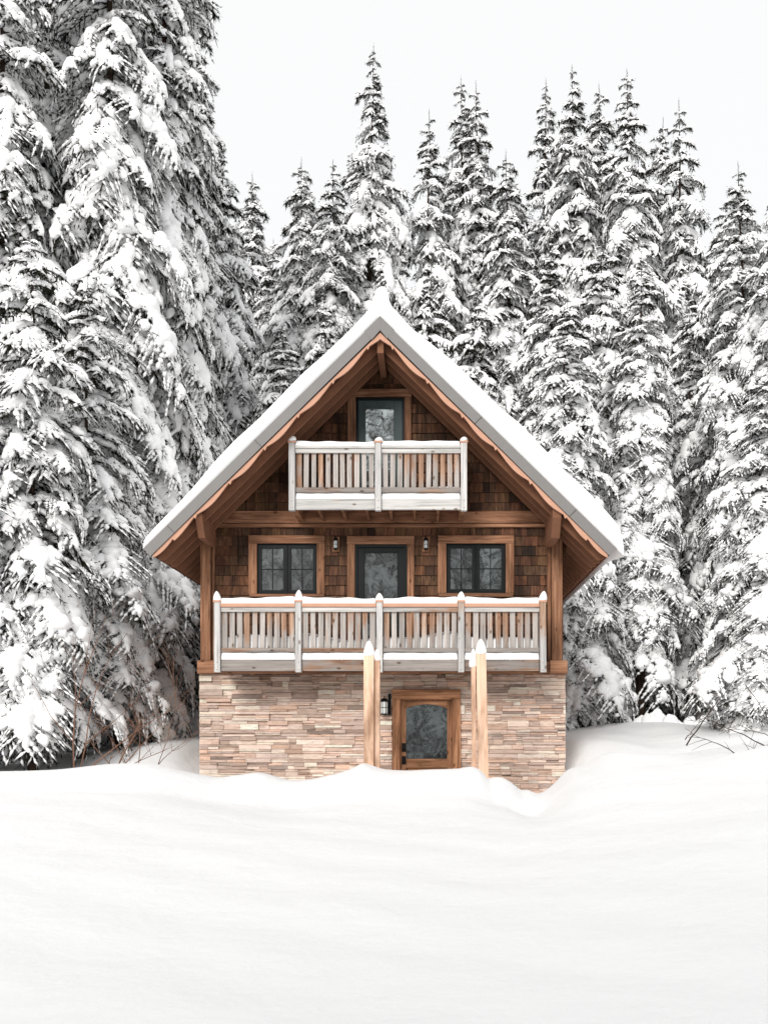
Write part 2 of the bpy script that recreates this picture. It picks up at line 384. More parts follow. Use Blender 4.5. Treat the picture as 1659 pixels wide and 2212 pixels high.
def shingle_area(x0, x1, z0, z1, openings, course=.178):
    z = z0
    while z < z1:
        x = x0 - rs.random()*.15; zt = min(z+course, z1)
        while x < x1:
            w = rs.choice((.11,.14,.17,.2,.23)) * rs.uniform(.9, 1.1)
            a, b = max(x, x0), min(x+w-.006, x1); x += w
            if b-a < .01: continue
            rects = [(a, b, z + rs.uniform(0,.006), zt)]
            for o in openings: rects = [q for r in rects for q in sub_rect(r, o)]
            v = rs.uniform(.55, 1.35); wm = rs.uniform(.9, 1.15)
            if rs.random() < .12: v *= .5
            sh.cur = (v*wm, v, v*rs.uniform(.85, 1.1)); th_b = rs.uniform(.017, .026)
            for (p,q,r0,r1) in rects:
                poly = [(p,r0),(q,r0),(q,r1),(p,r1)]
                poly = clip(poly, lambda P: under(P[0]) - .03 - P[1]) if r1 > 3.0 else poly
                if len(poly) < 3: continue
                n = len(poly)
                fr = [(X_, Y0 - (.004 + th_b*(zt-Z_)/course), Z_) for X_, Z_ in poly]; bk = [(X_, Y0+.11, Z_) for X_, Z_ in poly]
                sh.add(fr+bk, [tuple(range(n))] + [(i, i+n, (i+1)%n+n, (i+1)%n) for i in range(n)])
        z += course
shingle_area(xl+.10, xr-.10, WZ(1436,Y0), WZ(1139,Y0), [op_w1, op_w2, op_d1])
sw = sh.build('shingle_wall', M['shingle'], cab, color=True); sh = MB()
shingle_area(xl+.02, xr-.02, WZ(1107,Y0), ZA-.1, [op_d2])
sw = sh.build('shingle_wall', M['shingle'], cab, color=True)
tag(sw, 'brown cedar shingle siding of the front wall')
# core of the building behind the cladding
core = MB(); yb = 26.0
core.prism_y([(xl+.02,1.0),(xr-.02,1.0),(xr-.02,under(xr-.02)-.06),(XC,under(XC)-.06),(xl+.02,under(xl+.02)-.06)], Y0+.10, yb)
core.build('wall', plain('side_wall_boards', (.11,.042,.02), .8, 0, .4, 5), cab)
# ledge stone
st = MB(); r2 = random.Random(9)
pal = [(.62,.47,.39),(.58,.42,.34),(.68,.55,.46),(.70,.60,.52),(.52,.39,.32),(.62,.43,.33),(.46,.35,.30),(.66,.52,.45),(.72,.61,.52),(.58,.46,.40)]
def stone_block(x0, x1, z0, z1, openings, fy):
    rects = [(x0,x1,z0,z1)]
    for o in openings: rects = [q for r in rects for q in sub_rect(r, o)]
    for (a,b,c,d) in rects:
        pr = r2.uniform(0, .06); col = pal[r2.randrange(len(pal))]; k = r2.uniform(.88,1.28)*(.65 if r2.random() < .08 else 1)
        st.cur = tuple(min(.8, q*k) for q in col)
        g_ = .0015; y = fy - pr; a += g_; b -= g_; c += g_; d -= g_
        if b-a < .01 or d-c < .006: continue
        nseg = max(1, int((b-a)/.09)); ch = .004
        vs = []; fs = []
        for i in range(nseg+1):
            X_ = a+(b-a)*i/nseg; w1 = r2.uniform(-.006,.006); w2 = r2.uniform(-.006,.006); u = r2.uniform(-.003,.003); w = r2.uniform(-.003,.003)
            e = (ch if i in (0, nseg) else 0)
            vs += [(X_, Y0+.1, c), (X_, y+ch+w1+e, c+u*0), (X_, y+w1+e, c+ch), (X_, y+w2+e, d-ch), (X_, y+ch+w2+e, d), (X_, Y0+.1, d)]
        for i in range(nseg):
            for j in range(5): fs.append((i*6+j, (i+1)*6+j, (i+1)*6+j+1, i*6+j+1))
        fs += [(0,1,2,3,4,5), tuple(nseg*6+j for j in (5,4,3,2,1,0))]
        st.add(vs, fs)
def stone_wall(x0, x1, z0, z1, openings, fy):
    z = z0
    while z < z1-.01:
        h = min(r2.choice((.15,.13,.16,.12)), z1-z); x = x0 - r2.random()*.4
        while x < x1:
            w = r2.uniform(.22, .75); a, b = max(x,x0), min(x+w,x1); x += w
            if b-a < .02: continue
            q = r2.choice(((.5,.5),(.35,.65),(.65,.35),(.33,.33,.34),(.25,.45,.3),(.3,.2,.5),(.22,.28,.25,.25),(.5,.25,.25)))
            zz = z
            for f_ in q:
                hh = h*f_; xx = a
                while xx < b-.01:
                    ww = r2.uniform(.16, .6) if f_ < .9 else r2.uniform(.14,.3)
                    e = min(xx+ww, b)
                    if b-e < .08: e = b
                    stone_block(xx, e, zz, zz+hh, openings, fy); xx = e
                zz += hh
        z += h
stone_wall(WX(430,Y0-.05), WX(1222,Y0-.05), -1.7, WZ(1457,Y0), [op_d0], Y0-.005)
o = st.build('stone_wall', M['stone'], cab, color=True)
cb = MB(); cb.box(xl+.03, xr-.03, Y0+.09, yb-.01, -1.8, 1.02); cb.build('foundation', plain('foundation_stone', (.42,.31,.25), .9, 0, .5, 9), cab)
# --- trims and boards
def board(name, rect, y0, y1, mat, parent=cab, bev=.006):
    b_ = MB(); b_.box(rect[0], rect[1], y0, y1, rect[2], rect[3]); return b_.build(name, M[mat], parent, bevel=bev)
board('belly_band', R(462,1188,1105,1131), Y0-.06, Y0+.1, 'trimx')
board('belly_band', R(460,1190,1133,1140), Y0-.08, Y0+.1, 'trimx')
board('rim_beam', (xl-.03, WX(468,Y0), WZ(1456,Y0), WZ(1428,Y0)), Y0-.13, Y0+.1, 'trimx')
board('rim_beam', (WX(468.5,Y0), WX(1186,Y0), WZ(1456,Y0), WZ(1430,Y0)), Y0-.10, Y0+.1, 'trimx')
board('rim_beam', (WX(1186.5,Y0), xr+.03, WZ(1456,Y0), WZ(1428,Y0)), Y0-.13, Y0+.1, 'trimx')
for a, b, c, d in ((436,458,459,465),(1190,1213,1182,1189)):
    board('corner_post', R(a,b,1100,1427.5), Y0-.12, Y0+.1, 'trimz', bev=.01)
    board('corner_board', R(c,d,1141,1427.5), Y0-.05, Y0+.1, 'trimz')
# --- doors and windows
def window(rt, rf, label):
    """rt trim outer px rect, rf sash frame px rect"""
    o_ = MB(); y0, y1 = Y0-.065, Y0+.1
    (x0,x1,z0,z1) = R(*rt); (a0,a1,b0,b1) = R(*rf)
    w = MB(); w.box(a0-.002,a1+.002,Y0+.07,Y0+.1,b0,b1)
    wo = w.build('window', M['dark'], cab); tag(wo, label)
    t = MB(); t.box(x0, x1, y0, y1, b1, z1); t.build('head_trim', M['trimx'], wo, bevel=.006)
    t = MB(); t.box(x0+.01, x1-.01, y0+.01, y1, z0, b0); t.build('sill', M['trimx'], wo, bevel=.006)
    t = MB(); t.box(x0, a0, y0+.005, y1, b0, b1-.001); t.build('side_trim', M['trimz'], wo, bevel=.006)
    t = MB(); t.box(a1, x1, y0+.005, y1, b0, b1-.001); t.build('side_trim', M['trimz'], wo, bevel=.006)
    f = MB(); e = .018; yf = Y0-.02
    f.box(a0,a0+e,yf,y1,b0,b1); f.box(a1-e,a1,yf,y1,b0,b1); f.box(a0+e,a1-e,yf,y1,b0,b0+e); f.box(a0+e,a1-e,yf,y1,b1-e,b1)
    mx = (a0+a1)/2; f.box(mx-.012,mx+.012,yf,y1,b0+e,b1-e); f.build('frame', M['sashd'], wo, bevel=.003)
    for (s0, s1) in ((a0+e+.003, mx-.015), (mx+.015, a1-e-.003)):
        s = MB(); k = .055; ys = yf+.012; c0, c1 = b0+e+.003, b1-e-.003
        s.box(s0,s0+k,ys,y1-.02,c0,c1); s.box(s1-k,s1,ys,y1-.02,c0,c1); s.box(s0+k,s1-k,ys,y1-.02,c0,c0+k); s.box(s0+k,s1-k,ys,y1-.02,c1-k,c1)
        m_ = (s0+s1)/2; mz = (c0+c1)/2
        s.box(m_-.008,m_+.008,ys+.018,ys+.03,c0+k,c1-k); s.box(s0+k,m_-.009,ys+.018,ys+.03,mz-.008,mz+.008); s.box(m_+.009,s1-k,ys+.018,ys+.03,mz-.008,mz+.008)
        s.build('sash', M['sashd'], wo, bevel=.003)
        p = MB(); p.box(s0+k-.005,s1-k+.005,ys+.031,ys+.04,c0+k-.005,c1-k+.005); p.build('pane', M['glassd'], wo)
    return wo
window((538,702,1158,1290), (556,685,1175,1284), 'left double casement window with dark sashes')
window((946,1110,1158,1290), (964,1092,1175,1282), 'right double casement window with dark sashes')
def door(rt, rd, rg, zbot, trims, mats, glass, label, slabfront=0.0):
    (x0,x1,_,z1) = R(*rt); (a0,a1,_,b1) = R(*rd); (g0,g1,h0,h1) = R(*rg)
    y0, y1 = Y0-.065, Y0+.1
    s = MB(); ys = Y0+.0+slabfront
    s.box(a0,g0,ys,y1,zbot,b1); s.box(g1,a1,ys,y1,zbot,b1); s.box(g0,g1,ys,y1,zbot,h0); s.box(g0,g1,ys,y1,h1,b1)
    d = s.build('door', mats[0], cab, bevel=.004); tag(d, label)
    t = MB(); t.box(x0, x1, y0, y1, b1+.001, z1); t.build('head_trim', M['trimx'], d, bevel=.006)
    t = MB(); t.box(x0+.004, a0, y0+.005, y1, zbot, b1); t.build('side_trim', M['trimz'], d, bevel=.006)
    t = MB(); t.box(a1, x1-.004, y0+.005, y1, zbot, b1); t.build('side_trim', M['trimz'], d, bevel=.006)
    p = MB(); p.box(g0-.004,g1+.004,ys+.03,ys+.045,h0-.004,h1+.004); p.build('pane', glass, d)
    b_ = MB(); e = .014; b_.box(g0,g0+e,ys-.008,ys+.03,h0,h1); b_.box(g1-e,g1,ys-.008,ys+.03,h0,h1); b_.box(g0+e,g1-e,ys-.008,ys+.03,h0,h0+e); b_.box(g0+e,g1-e,ys-.008,ys+.03,h1-e,h1)
    b_.build('glazing_bead', mats[1], d)
    return d
d1 = door((750,895,1159,1420), (767,880,1177,1420), (786,860,1192,1405), zdeck1+.02, None, (M['sashd'],M['sashd']), M['glassd'], 'dark glazed door opening onto the lower balcony')
d2 = door((751,889,842,1060), (769,874,859,1060), (788,852,880,1050), zdeck2+.02, None, (M['sashg'],M['sashg']), M['glassb'], 'grey green glazed door opening onto the upper balcony')
bb = MB(); bx = R(769,874,859,1060); 
bb.box(bx[0], bx[0]+.045, Y0-.03, Y0-.001, zdeck2+.02, bx[3]); bb.box(bx[1]-.045, bx[1], Y0-.03, Y0-.001, zdeck2+.02, bx[3]); bb.box(bx[0]+.045, bx[1]-.045, Y0-.03, Y0-.001, bx[3]-.05, bx[3]); bb.build('door_frame', M['sashd'], d2, bevel=.003)
bb = MB(); bx = R(767,880,1177,1420)
bb.box(bx[0], bx[0]+.045, Y0-.03, Y0-.001, zdeck1+.02, bx[3]); bb.box(bx[1]-.045, bx[1], Y0-.03, Y0-.001, zdeck1+.02, bx[3]); bb.box(bx[0]+.045, bx[1]-.045, Y0-.03, Y0-.001, bx[3]-.05, bx[3]); bb.build('door_frame', M['sashd'], d1, bevel=.003)
# ground floor door: wooden with an arched light
x0,x1,_,z1 = R(847,995,1490,1700); j0,j1,_,jz = R(864,979,1511,1700)
(a0,a1,h0,h1) = R(877,966,1522,1640)
dd = MB(); ys = Y0+.015; y1 = Y0+.1; zb = -1.55
dl, dr, dt = WX(866.5,Y0), WX(977,Y0), WZ(1513,Y0)
dd.box(dl,a0,ys,y1,zb,dt); dd.box(a1,dr,ys,y1,zb,dt)
dr0 = dd.build('door', M['doorz'], cab, bevel=.004); tag(dr0, 'brown wooden ground floor door with an arched glass light')
dd = MB(); dd.box(a0+.001,a1-.001,ys+.006,y1,h0-.16,h0); dd.build('cross_rail', M['doorx'], dr0, bevel=.003)
dd = MB(); dd.box(a0+.001,a1-.001,ys+.006,y1,h0-.9,h0-.30); dd.build('kick_rail', M['doorx'], dr0, bevel=.003)
dd = MB()
arc = [(a0+.001,dt-.001),(a0+.001,h1-.075)] + [(a0+(a1-a0)*t, h1-.075+.075*sin(pi*t)**.8) for t in np.linspace(.06,.94,13)] + [(a1-.001,h1-.075),(a1-.001,dt-.001)]
dd.prism_y(arc, ys+.006, y1); dd.build('arched_rail', M['doorx'], dr0, bevel=.003)
dd = MB(); dd.box(a0-.002,a1+.002,ys+.05,ys+.06,h0-.3,h0-.159); dd.build('door_panel', M['doorx'], dr0)
dd = MB(); dd.box(a0-.004,a1+.004,ys+.035,ys+.045,h0-.004,h1+.01); dd.build('pane', M['glassd'], dr0)
dd = MB(); dd.box(x0,x1,Y0-.085,y1,jz+.001,z1); dd.build('head_trim', M['doorx'], dr0, bevel=.008)
for (p,q) in ((x0,j0),(j1,x1)):
    dd = MB(); dd.box(p,q,Y0-.08,y1,zb,jz); dd.build('side_trim', M['doorz'], dr0, bevel=.008)
dd = MB(); dd.box(j0+.0005,dl,Y0-.03,y1,zb,jz-.001); dd.box(dr,j1-.0005,Y0-.03,y1,zb,jz-.001); dd.box(dl,dr,Y0-.03,y1,dt,jz-.001); dd.build('door_frame', M['doorz'], dr0)
for (pz0,pz1) in ((1606,1625),(1634,1652)):
    hx = WX(872.5,Y0); dd = MB(); dd.box(hx-.034,hx+.034,ys-.012,ys+.001,WZ(pz1,Y0),WZ(pz0,Y0)); 
    dd.tube([(hx,ys-.01,WZ((pz0+pz1)/2,Y0)),(hx,ys-.045,WZ((pz0+pz1)/2,Y0)),(hx,ys-.065,WZ((pz0+pz1)/2,Y0))],[.018,.028,.022],10)
    dd.build('door_handle' if pz0 > 1620 else 'lock', M['iron'], dr0, bevel=.003)
# --- wall lanterns
def lantern(px, py0, py1, wpx, label, plate=True):
    cx, z0_, z1_ = WX(px, Y0), WZ(py1, Y0), WZ(py0, Y0); w = wpx/120/2; yy = Y0-.03 if plate else Y0-.06
    b_ = MB()
    if plate: b_.box(cx-w*1.5,cx+w*1.5,Y0-.045,Y0-.022,z0_-.05,z1_+.08)
    else: b_.box(cx-w*.5+.10,cx+w*.5+.08,Y0-.075,Y0-.04,z0_-.02,z1_+.14)
    lo = b_.build('wall_lamp', M['iron'] if not plate else M['trimz'], cab, bevel=.004); tag(lo, label)
    cy = yy-.03-w
    k = MB(); k.tube([(cx,cy,z1_+.055),(cx,cy,z1_+.05),(cx,cy,z1_)],[.01,w*.7,w*1.15],8); k.tube([(cx,cy,z0_),(cx,cy,z0_-.012),(cx,cy,z0_-.03)],[w*1.05,w*.9,.01],8)
    for q in range(8):
        a = 2*pi*(q+.5)/8; k.tube([(cx+w*1.02*cos(a),cy+w*1.02*sin(a),z0_),(cx+w*1.02*cos(a),cy+w*1.02*sin(a),z1_)],[.0045,.0045],4)
    mz = (z0_+z1_)/2
    for q in range(8):
        a, a2 = 2*pi*(q+.5)/8, 2*pi*(q+1.5)/8
        k.tube([(cx+w*1.02*cos(a),cy+w*1.02*sin(a),mz),(cx+w*1.02*cos(a2),cy+w*1.02*sin(a2),mz)],[.0045,.0045],4)
    k.tube([(cx,cy,z1_+.05),(cx,cy+.03,z1_+.09),(cx,Y0-.03,z1_+.09)],[.008,.008,.008],6)
    k.build('lamp_cage', M['iron'], lo)
    lathe('lamp_glass', cx, cy, [(w*.75,z0_+.001),(w*.9,z0_+.02),(w*.9,z1_-.02),(w*.7,z1_-.001)], lo, 'lampg', 12)
lantern(726, 1170, 1187, 10, 'small caged lantern between the left window and the balcony door')
lantern(920, 1170, 1187, 10, 'small caged lantern between the balcony door and the right window')
lantern(831, 1516, 1543, 17, 'larger caged lantern beside the ground floor door', False)
# --- roof
rf = MB()
ytail = 26.7
top = lambda x: ZA - abs(x-XC)*slope
L0, R0 = XC-HS, XC+HS
ex = .12
rf.prism_y([(L0,ZT),(L0+ex,ZT-ex/slope*1.0),(XC,ZA-TH),(R0-ex,ZT-ex/slope),(R0,ZT),(XC,ZA)], YR, YR+.05)
dkk = MB(); dkk.prism_y([(L0+ex,top(L0+ex)-.002),(L0+ex,under(L0+ex)),(XC,ZA-TH),(R0-ex,under(R0-ex)),(R0-ex,top(R0-ex)-.002),(XC,ZA-.002)], YR+.051, ytail)
roof = dkk.build('roof', M['soffit'], cab); rf.build('rake_fascia', M['metal'], roof); tag(roof, 'steep gable roof with a grey metal edge')
rc = MB()
for s_ in (-1, 1):
    q = .26 if s_ < 0 else .235
    d_ = np.array((s_, -slope)); d_ /= np.linalg.norm(d_); n_ = np.array((-d_[1]*s_*-1, 0)) 
    p0 = (XC, ZA+.018); p1 = (XC+s_*q, ZA-q*slope+.018); p2 = (XC+s_*(q-.12), ZA-(q-.12)*slope-TH*.98-.03); 
    p2 = (p1[0]-s_*.118, p1[1]-.118/slope-.02); p3 = (XC, ZA-TH-.0)
    y_ = YR-.006 if s_ < 0 else YR-.003
    poly = [p0, p1, p2, p3] if s_ > 0 else [p0, p3, p2, p1]
    if s_ > 0: poly = poly[::-1]
    rc.prism_y(poly, y_, YR+.3)
rc.build('ridge_cap', M['metal'], roof)
# metal joint lines on the fascia
for s_, u in ((-1,.53),(1,.43),(-1,.9),(1,.83)):
    X_ = XC+s_*HS*u; Z_ = top(X_); ax = np.array((s_*.707,0,-.707)); az = np.array((s_*.707,0,.707))
    jm = MB(); jm.obox((X_-s_*.06, YR-.002, Z_-.06), ax, (0,1,0), az, .003, .003, .083)
    jm.build('metal_seam', M['dark'], roof)
sf = MB(); t_ = .02*1.41
for s_ in (-1,1):
    xa, xb = XC, XC+s_*(HS-ex-.02)
    pl = [(xa,under(xa)-.002),(xb,under(xb)-.002),(xb,under(xb)-t_),(xa,under(xa)-t_)]
    if s_ > 0: pl = pl[::-1]
    sf.prism_y(pl, YR+.03, ytail-.03)
sf.build('soffit', M['soffit'], roof)
# scalloped barge boards
def barge(s_, y0, y1):
    per = .80*.72; b_ = MB(); xe = HS-ex-.03
    n = 150
    for i in range(n):
        u0, u1 = xe*i/n, xe*(i+1)/n
        def wv(u):
            f = ((u-.22) / per) % 1.0          # 0 just below a notch .. 1
            k = .045 + .055*sin(pi*min(1, f*1.06)*.94)**1.3 + (.03 if f > .955 else 0)
            if u > xe-.35: k = .05 + .10*((u-(xe-.35))/.35)*(1-((u-(xe-.35))/.35))*1.5
            return k*1.41
        X0, X1 = XC+s_*u0, XC+s_*u1
        za, zb2 = under(X0)-.001, under(X1)-.001
        if ((u0-.22)/per)%1 > ((u1-.22)/per)%1: continue_notch = True
        pl = [(X0,za),(X0,za-wv(u0+1e-5)),(X1,zb2-wv(u1-1e-5)),(X1,zb2)]
        if s_ < 0: pl = pl[::-1]
        b_.prism_y(pl, y0, y1)
    return b_.build('barge_board', M['barge'], roof)
barge(-1, YR+.03, YR+.07); barge(1, YR+.03, YR+.07)
def rafter(s_, y, u0, u1, d=.115, w=.05, mat='rafter'):
    X0, X1 = XC+s_*u0, XC+s_*u1; b_ = MB()
    pl = [(X0,under(X0)-t_-.002),(X0,under(X0)-t_-d*1.41),(X1-s_*.10,under(X1-s_*.10)-t_-d*1.41),(X1,under(X1)-t_-.04),(X1,under(X1)-t_-.002)]
    if s_ < 0: pl = pl[::-1]
    b_.prism_y(pl, y, y+w); b_.build('rafter', M[mat], roof, bevel=.007)
for s_ in (-1,1):
    for y in (YR+.30, YR+.68, YR+1.06): rafter(s_, y, .06, HS-ex-.05, .12)
    y = Y0+.2; wall_u = 3.31
    while y < 26.2:
        rafter(s_, y, wall_u, HS-ex-.05, .12); y += .33
rb = MB(); rb.box(XC-.055, XC+.055, YR+.12, Y0+.1, under(XC)-.34, under(XC)-.07); rb.build('ridge_beam', M['rafter'], roof, bevel=.006)
# outlooker beams at the two eaves
for (xa, xb) in ((WX(421,YR+.1), WX(436.5,YR+.1)), (WX(1194,YR+.1), WX(1213,YR+.1))):
    ztop = under((xa+xb)/2)-.05
    zlo = WZ(1163, YR+.35); b_ = MB()
    pl = [(YR+.10, ztop),(Y0-.121, ztop),(Y0-.121, zlo),(YR+.34, zlo),(YR+.10, zlo+.30)]
    xm = (xa+xb)/2
    b_.prism_x(pl[::-1], xa, xb); b_.build('eave_beam', M['rafter'], cab, bevel=.008)
# --- snow on the roof
sx = np.concatenate([np.linspace(L0-.01, L0+.3, 14), np.linspace(L0+.34, XC-.6, 60), np.linspace(XC-.56, XC+.56, 34), np.linspace(XC+.6, R0-.3, 60), np.linspace(R0-.26, R0+.13, 16)])
sy = np.concatenate([np.linspace(YR+.02, YR+.35, 12), np.linspace(YR+.5, 26.4, 60), np.linspace(26.45, 26.72, 8)])
X, Yy = np.meshgrid(sx, sy)
ax_ = np.abs(X-XC)
basez = ZA - ax_*slope
smooth_top = ZA - (np.sqrt(ax_**2+.10**2))*slope + .05
T = np.where(X < XC, .28*(.30+.70*np.clip((X-L0)/1.5, 0, 1)**.8), .28+.17*np.clip(ax_/1.7, 0, 1)-.06*np.clip((X-R0+.8)/.8, 0, 1))
T = T*(1+.045*nz(X*.8, Yy*.9, 1.7)) + .02*np.sin(X*5+Yy*3)
T = T + .06*np.exp(-((X-XC-.12)/.25)**2)
eL = X-(L0-.01); eR = (R0+.13)-X; eF = Yy-(YR+.02); eB = 26.72-Yy
def shoulder(e, r): return np.sqrt(np.clip(1-(1-np.clip(e/r, 0, 1))**2, 0, 1))
P = np.minimum(np.minimum(shoulder(eL,.06), shoulder(eR,.16)), np.minimum(shoulder(eF+.03,.06), shoulder(eB,.2)))
Z = smooth_top + T*P
low = np.minimum(basez+.003, Z-.004)
shr = np.clip((Yy-YR-.1)/.5, 0, 1)
Xw = np.where(X > R0-.3, (R0-.3)+(X-(R0-.3))*(1-shr*.40), np.where(X < L0+.3, (L0+.3)-((L0+.3)-X)*(1-shr*.40), X))
V1 = np.stack([Xw,Yy,Z],-1).reshape(-1,3); V2 = np.stack([Xw,Yy,low],-1).reshape(-1,3)
nn = X.size; id_ = np.arange(nn).reshape(X.shape)
Fq = np.stack([id_[:-1,:-1], id_[:-1,1:], id_[1:,1:], id_[1:,:-1]], -1).reshape(-1,4)
rim = np.array(list(id_[0,:]) + list(id_[1:,-1]) + list(id_[-1,-2::-1]) + list(id_[-2:0:-1,0])); rr2 = np.roll(rim,-1)
link('snow_cover', np_mesh('snow_cover', np.vstack([V1,V2]), np.vstack([Fq, Fq[:,::-1]+nn, np.stack([rim, rim+nn, rr2+nn, rr2],-1)]), True), roof, M['snowr'])
lathe('ridge_snow_peak', WX(821,YR+.45), YR+.45, [(.24,ZA+.10),(.20,ZA+.28),(.165,ZA+.38),(.14,ZA+.47),(.12,ZA+.56),(.09,ZA+.64),(.05,ZA+.69),(.012,ZA+.71)], roof, 'snowr', 16, .13, 9, (.03,0))
# ------------------------------------------------------------------ balconies
def balcony(posts_px, ptop, capsz, rails, bal, fascia, zdeck, label, capshape, capsh, seed, nbal, snowdepth):
    rr = random.Random(seed)
    xs = [WX(p, YB) for p in posts_px]; Zf = lambda p: WZ(p, YB)
    pw = .055
    dk = MB(); dk.box(xs[0]-.03, xs[-1]+.03, YB+.055, Y0-.10 if seed == 1 else Y0-.061, zdeck-.05, zdeck-.005)
    root = dk.build('balcony', M['soffit'], cab); tag(root, label)
    for i in range(len(xs)-1):
        a, b = xs[i]+pw+.001, xs[i+1]-pw-.001
        t = MB(); t.box(a, b, YB-.005, YB+.05, Zf(fascia[1]), Zf(fascia[0])); t.build('fascia_board', M['greyd' if seed == 1 else 'greyx'], root, bevel=.006)
        t = MB(); t.box(a, b, YB-.015, YB+.025, Zf(rails[1]), Zf(rails[0])); t.build('top_rail', M['greyx'], root, bevel=.005)
        t = MB(); t.box(a, b, YB-.045, YB+.085, Zf(rails[0])+.001, Zf(rails[2])); t.build('cap_rail', M['barge' if seed == 1 else 'greyx'], root, bevel=.006)
        t = MB(); t.box(a, b, YB-.01, YB+.03, Zf(rails[4]), Zf(rails[3])); t.build('bottom_rail', M['greyd'], root, bevel=.005)
        n = nbal
        for k in range(n):
            cx = a + (b-a)*(k+.5)/n + rr.uniform(-.006,.006) if n > 1 else (a+b)/2
            w = (.0445 if seed == 1 else .0405)*rr.uniform(.92,1.06); tilt = rr.uniform(-.006,.006)
            t = MB(); zt, zb_ = Zf(rails[1])+.03, Zf(rails[3])-.0
            w1 = w
            x_l = max(a+.001, cx-w); x_r = min(b-.001, cx+w)
            t.add([(x_l,YB+.028,zb_),(x_r,YB+.028,zb_),(x_r,YB+.062,zb_),(x_l,YB+.062,zb_),
                   (x_l+tilt,YB+.028,zt),(x_r+tilt,YB+.028,zt),(x_r+tilt,YB+.062,zt),(x_l+tilt,YB+.062,zt)],
                  [(0,3,2,1),(4,5,6,7),(0,1,5,4),(1,2,6,5),(2,3,7,6),(3,0,4,7)])
            t.build('baluster', M['greyz'], root, bevel=.003)
        pad('rail_snow', a, b, YB-.04, YB+.08, Zf(rails[2])+.001, capsh, root, rnd=.03, amp=.28, seed=seed*3+i*2.3, step=.02)
        if seed == 1 and i in (1,2,3):
            t = MB()      # small icicles and clods under the rail snow strip
            for q in range(6):
                ix = a+(b-a)*rr.uniform(.1,.95); zz = Zf(1423); h_ = rr.uniform(.02,.05)
                t.tube([(ix,YB+.0,zz+.02),(ix,YB+.0,zz),(ix+.003,YB+.0,zz-h_)],[.018,.014,.002],6)
            t.build('icicle', M['snowr'], root, smooth=True)
    for i, x in enumerate(xs):
        t = MB(); dx = .012 if i == len(xs)-1 and seed == 1 else 0
        t.obox((x+dx*.3, YB, (Zf(ptop)+Zf(fascia[1]+3))/2), (1,0,0), (0,1,0), np.array((-dx*.8,0,1)), pw-.003, .055, (Zf(ptop)-Zf(fascia[1]+3))/2)
        t.build('post', M['postz'], root, bevel=.006)
        c = MB(); cz = Zf(ptop); w = pw+.012
        c.box(x-w, x+w, YB-w, YB+w, cz-.005, cz+.022)
        w2 = w*.98; hc = capsz
        c.add([(x-w2,YB-w2,cz+.022),(x+w2,YB-w2,cz+.022),(x+w2,YB+w2,cz+.022),(x-w2,YB+w2,cz+.022),(x-w2*.6,YB-w2*.6,cz+.022+hc),(x+w2*.6,YB-w2*.6,cz+.022+hc),(x+w2*.6,YB+w2*.6,cz+.022+hc),(x-w2*.6,YB+w2*.6,cz+.022+hc)],
              [(0,1,5,4),(1,2,6,5),(2,3,7,6),(3,0,4,7),(4,5,6,7)])
        c.build('post_cap', M['barge'], root, bevel=.003)
        h_ = (.135 if seed == 1 else .065)*rr.uniform(.82,1.35)
        if seed == 1 and i == len(xs)-1: h_ *= 1.4
        capsnow(x+rr.uniform(-.008,.008), YB, cz+.022, w*1.0, h_+hc*.6, root, seed*10+i, shape=capshape, lean=(rr.uniform(-.03,.03),0))
        bl = MB()
        for zz in (Zf(fascia[0]+5), Zf(fascia[1]-4)): bl.tube([(x,YB-.05,zz),(x,YB-.062,zz),(x,YB-.068,zz)],[.016,.014,.006],8)
        bl.build('bolt', M['bolt'], root, smooth=True)
    # side railings back to the wall
    for x in (xs[0], xs[-1]):
        t = MB(); t.box(x-.02,x+.02,YB+.06,Y0-.15,Zf(rails[1]),Zf(rails[0])); t.box(x-.045,x+.045,YB+.09,Y0-.15,Zf(rails[0])+.001,Zf(rails[2])); t.box(x-.02,x+.02,YB+.06,Y0-.15,Zf(rails[4]),Zf(rails[3]))
        for k in range(6):
            yy = YB+.13+k*.12; t.box(x-.017,x+.017,yy-.022,yy+.022,Zf(rails[3]),Zf(rails[1])-.001)
        t.box(x-.025,x+.025,YB+.06,Y0-.15,Zf(fascia[1]),Zf(fascia[0]))
        t.build('side_railing', M['greyz'], root, bevel=.003)
        pad('rail_snow', x-.045, x+.045, YB+.09, Y0-.16, Zf(rails[2])+.001, capsh, root, rnd=.03, amp=.2, seed=seed*5+x, step=.02)
    def thf(X, Yv): return .96 + .10*np.sin(X*2.1+seed) + .08*np.sin(X*5.3) + .25*np.clip((Yv-YB-.1)/.8,0,1)
    pad('deck_snow', xs[0]+.04, xs[-1]-.04, YB+.064, Y0-.13, zdeck-.004, snowdepth, root, rnd=.04, amp=.05, seed=seed+.3, step=.03, thfun=thf)
    # strip of snow lying on the fascia board under the bottom rail
    for i in range(len(xs)-1):
        a, b = xs[i]+pw+.001, xs[i+1]-pw-.001
        pad('snow_strip', a, b, YB-.004, YB+.062, Zf(fascia[0])+.001, Zf(rails[4])-Zf(fascia[0])-.006, root, rnd=.012, amp=.0, seed=seed+i, step=.015,
            thfun=lambda X, Yv: .93+.07*np.sin(X*6+seed+i)*np.sin(X*13))
    return root
b1 = balcony([470,645,820,996,1172], 1301, .012, (1312,1322,1304,1400,1409), None, (1425,1450), zdeck1, 'long lower balcony of weathered grey wood deep in snow', 'peak', .10, 1, 10, .40)
b2 = balcony([631,817,1002], 957, .02, (969,978.5,963,1053,1064), None, (1077,1101), zdeck2, 'short upper balcony of weathered grey wood under the gable', 'round', .075, 2, 11, .21)
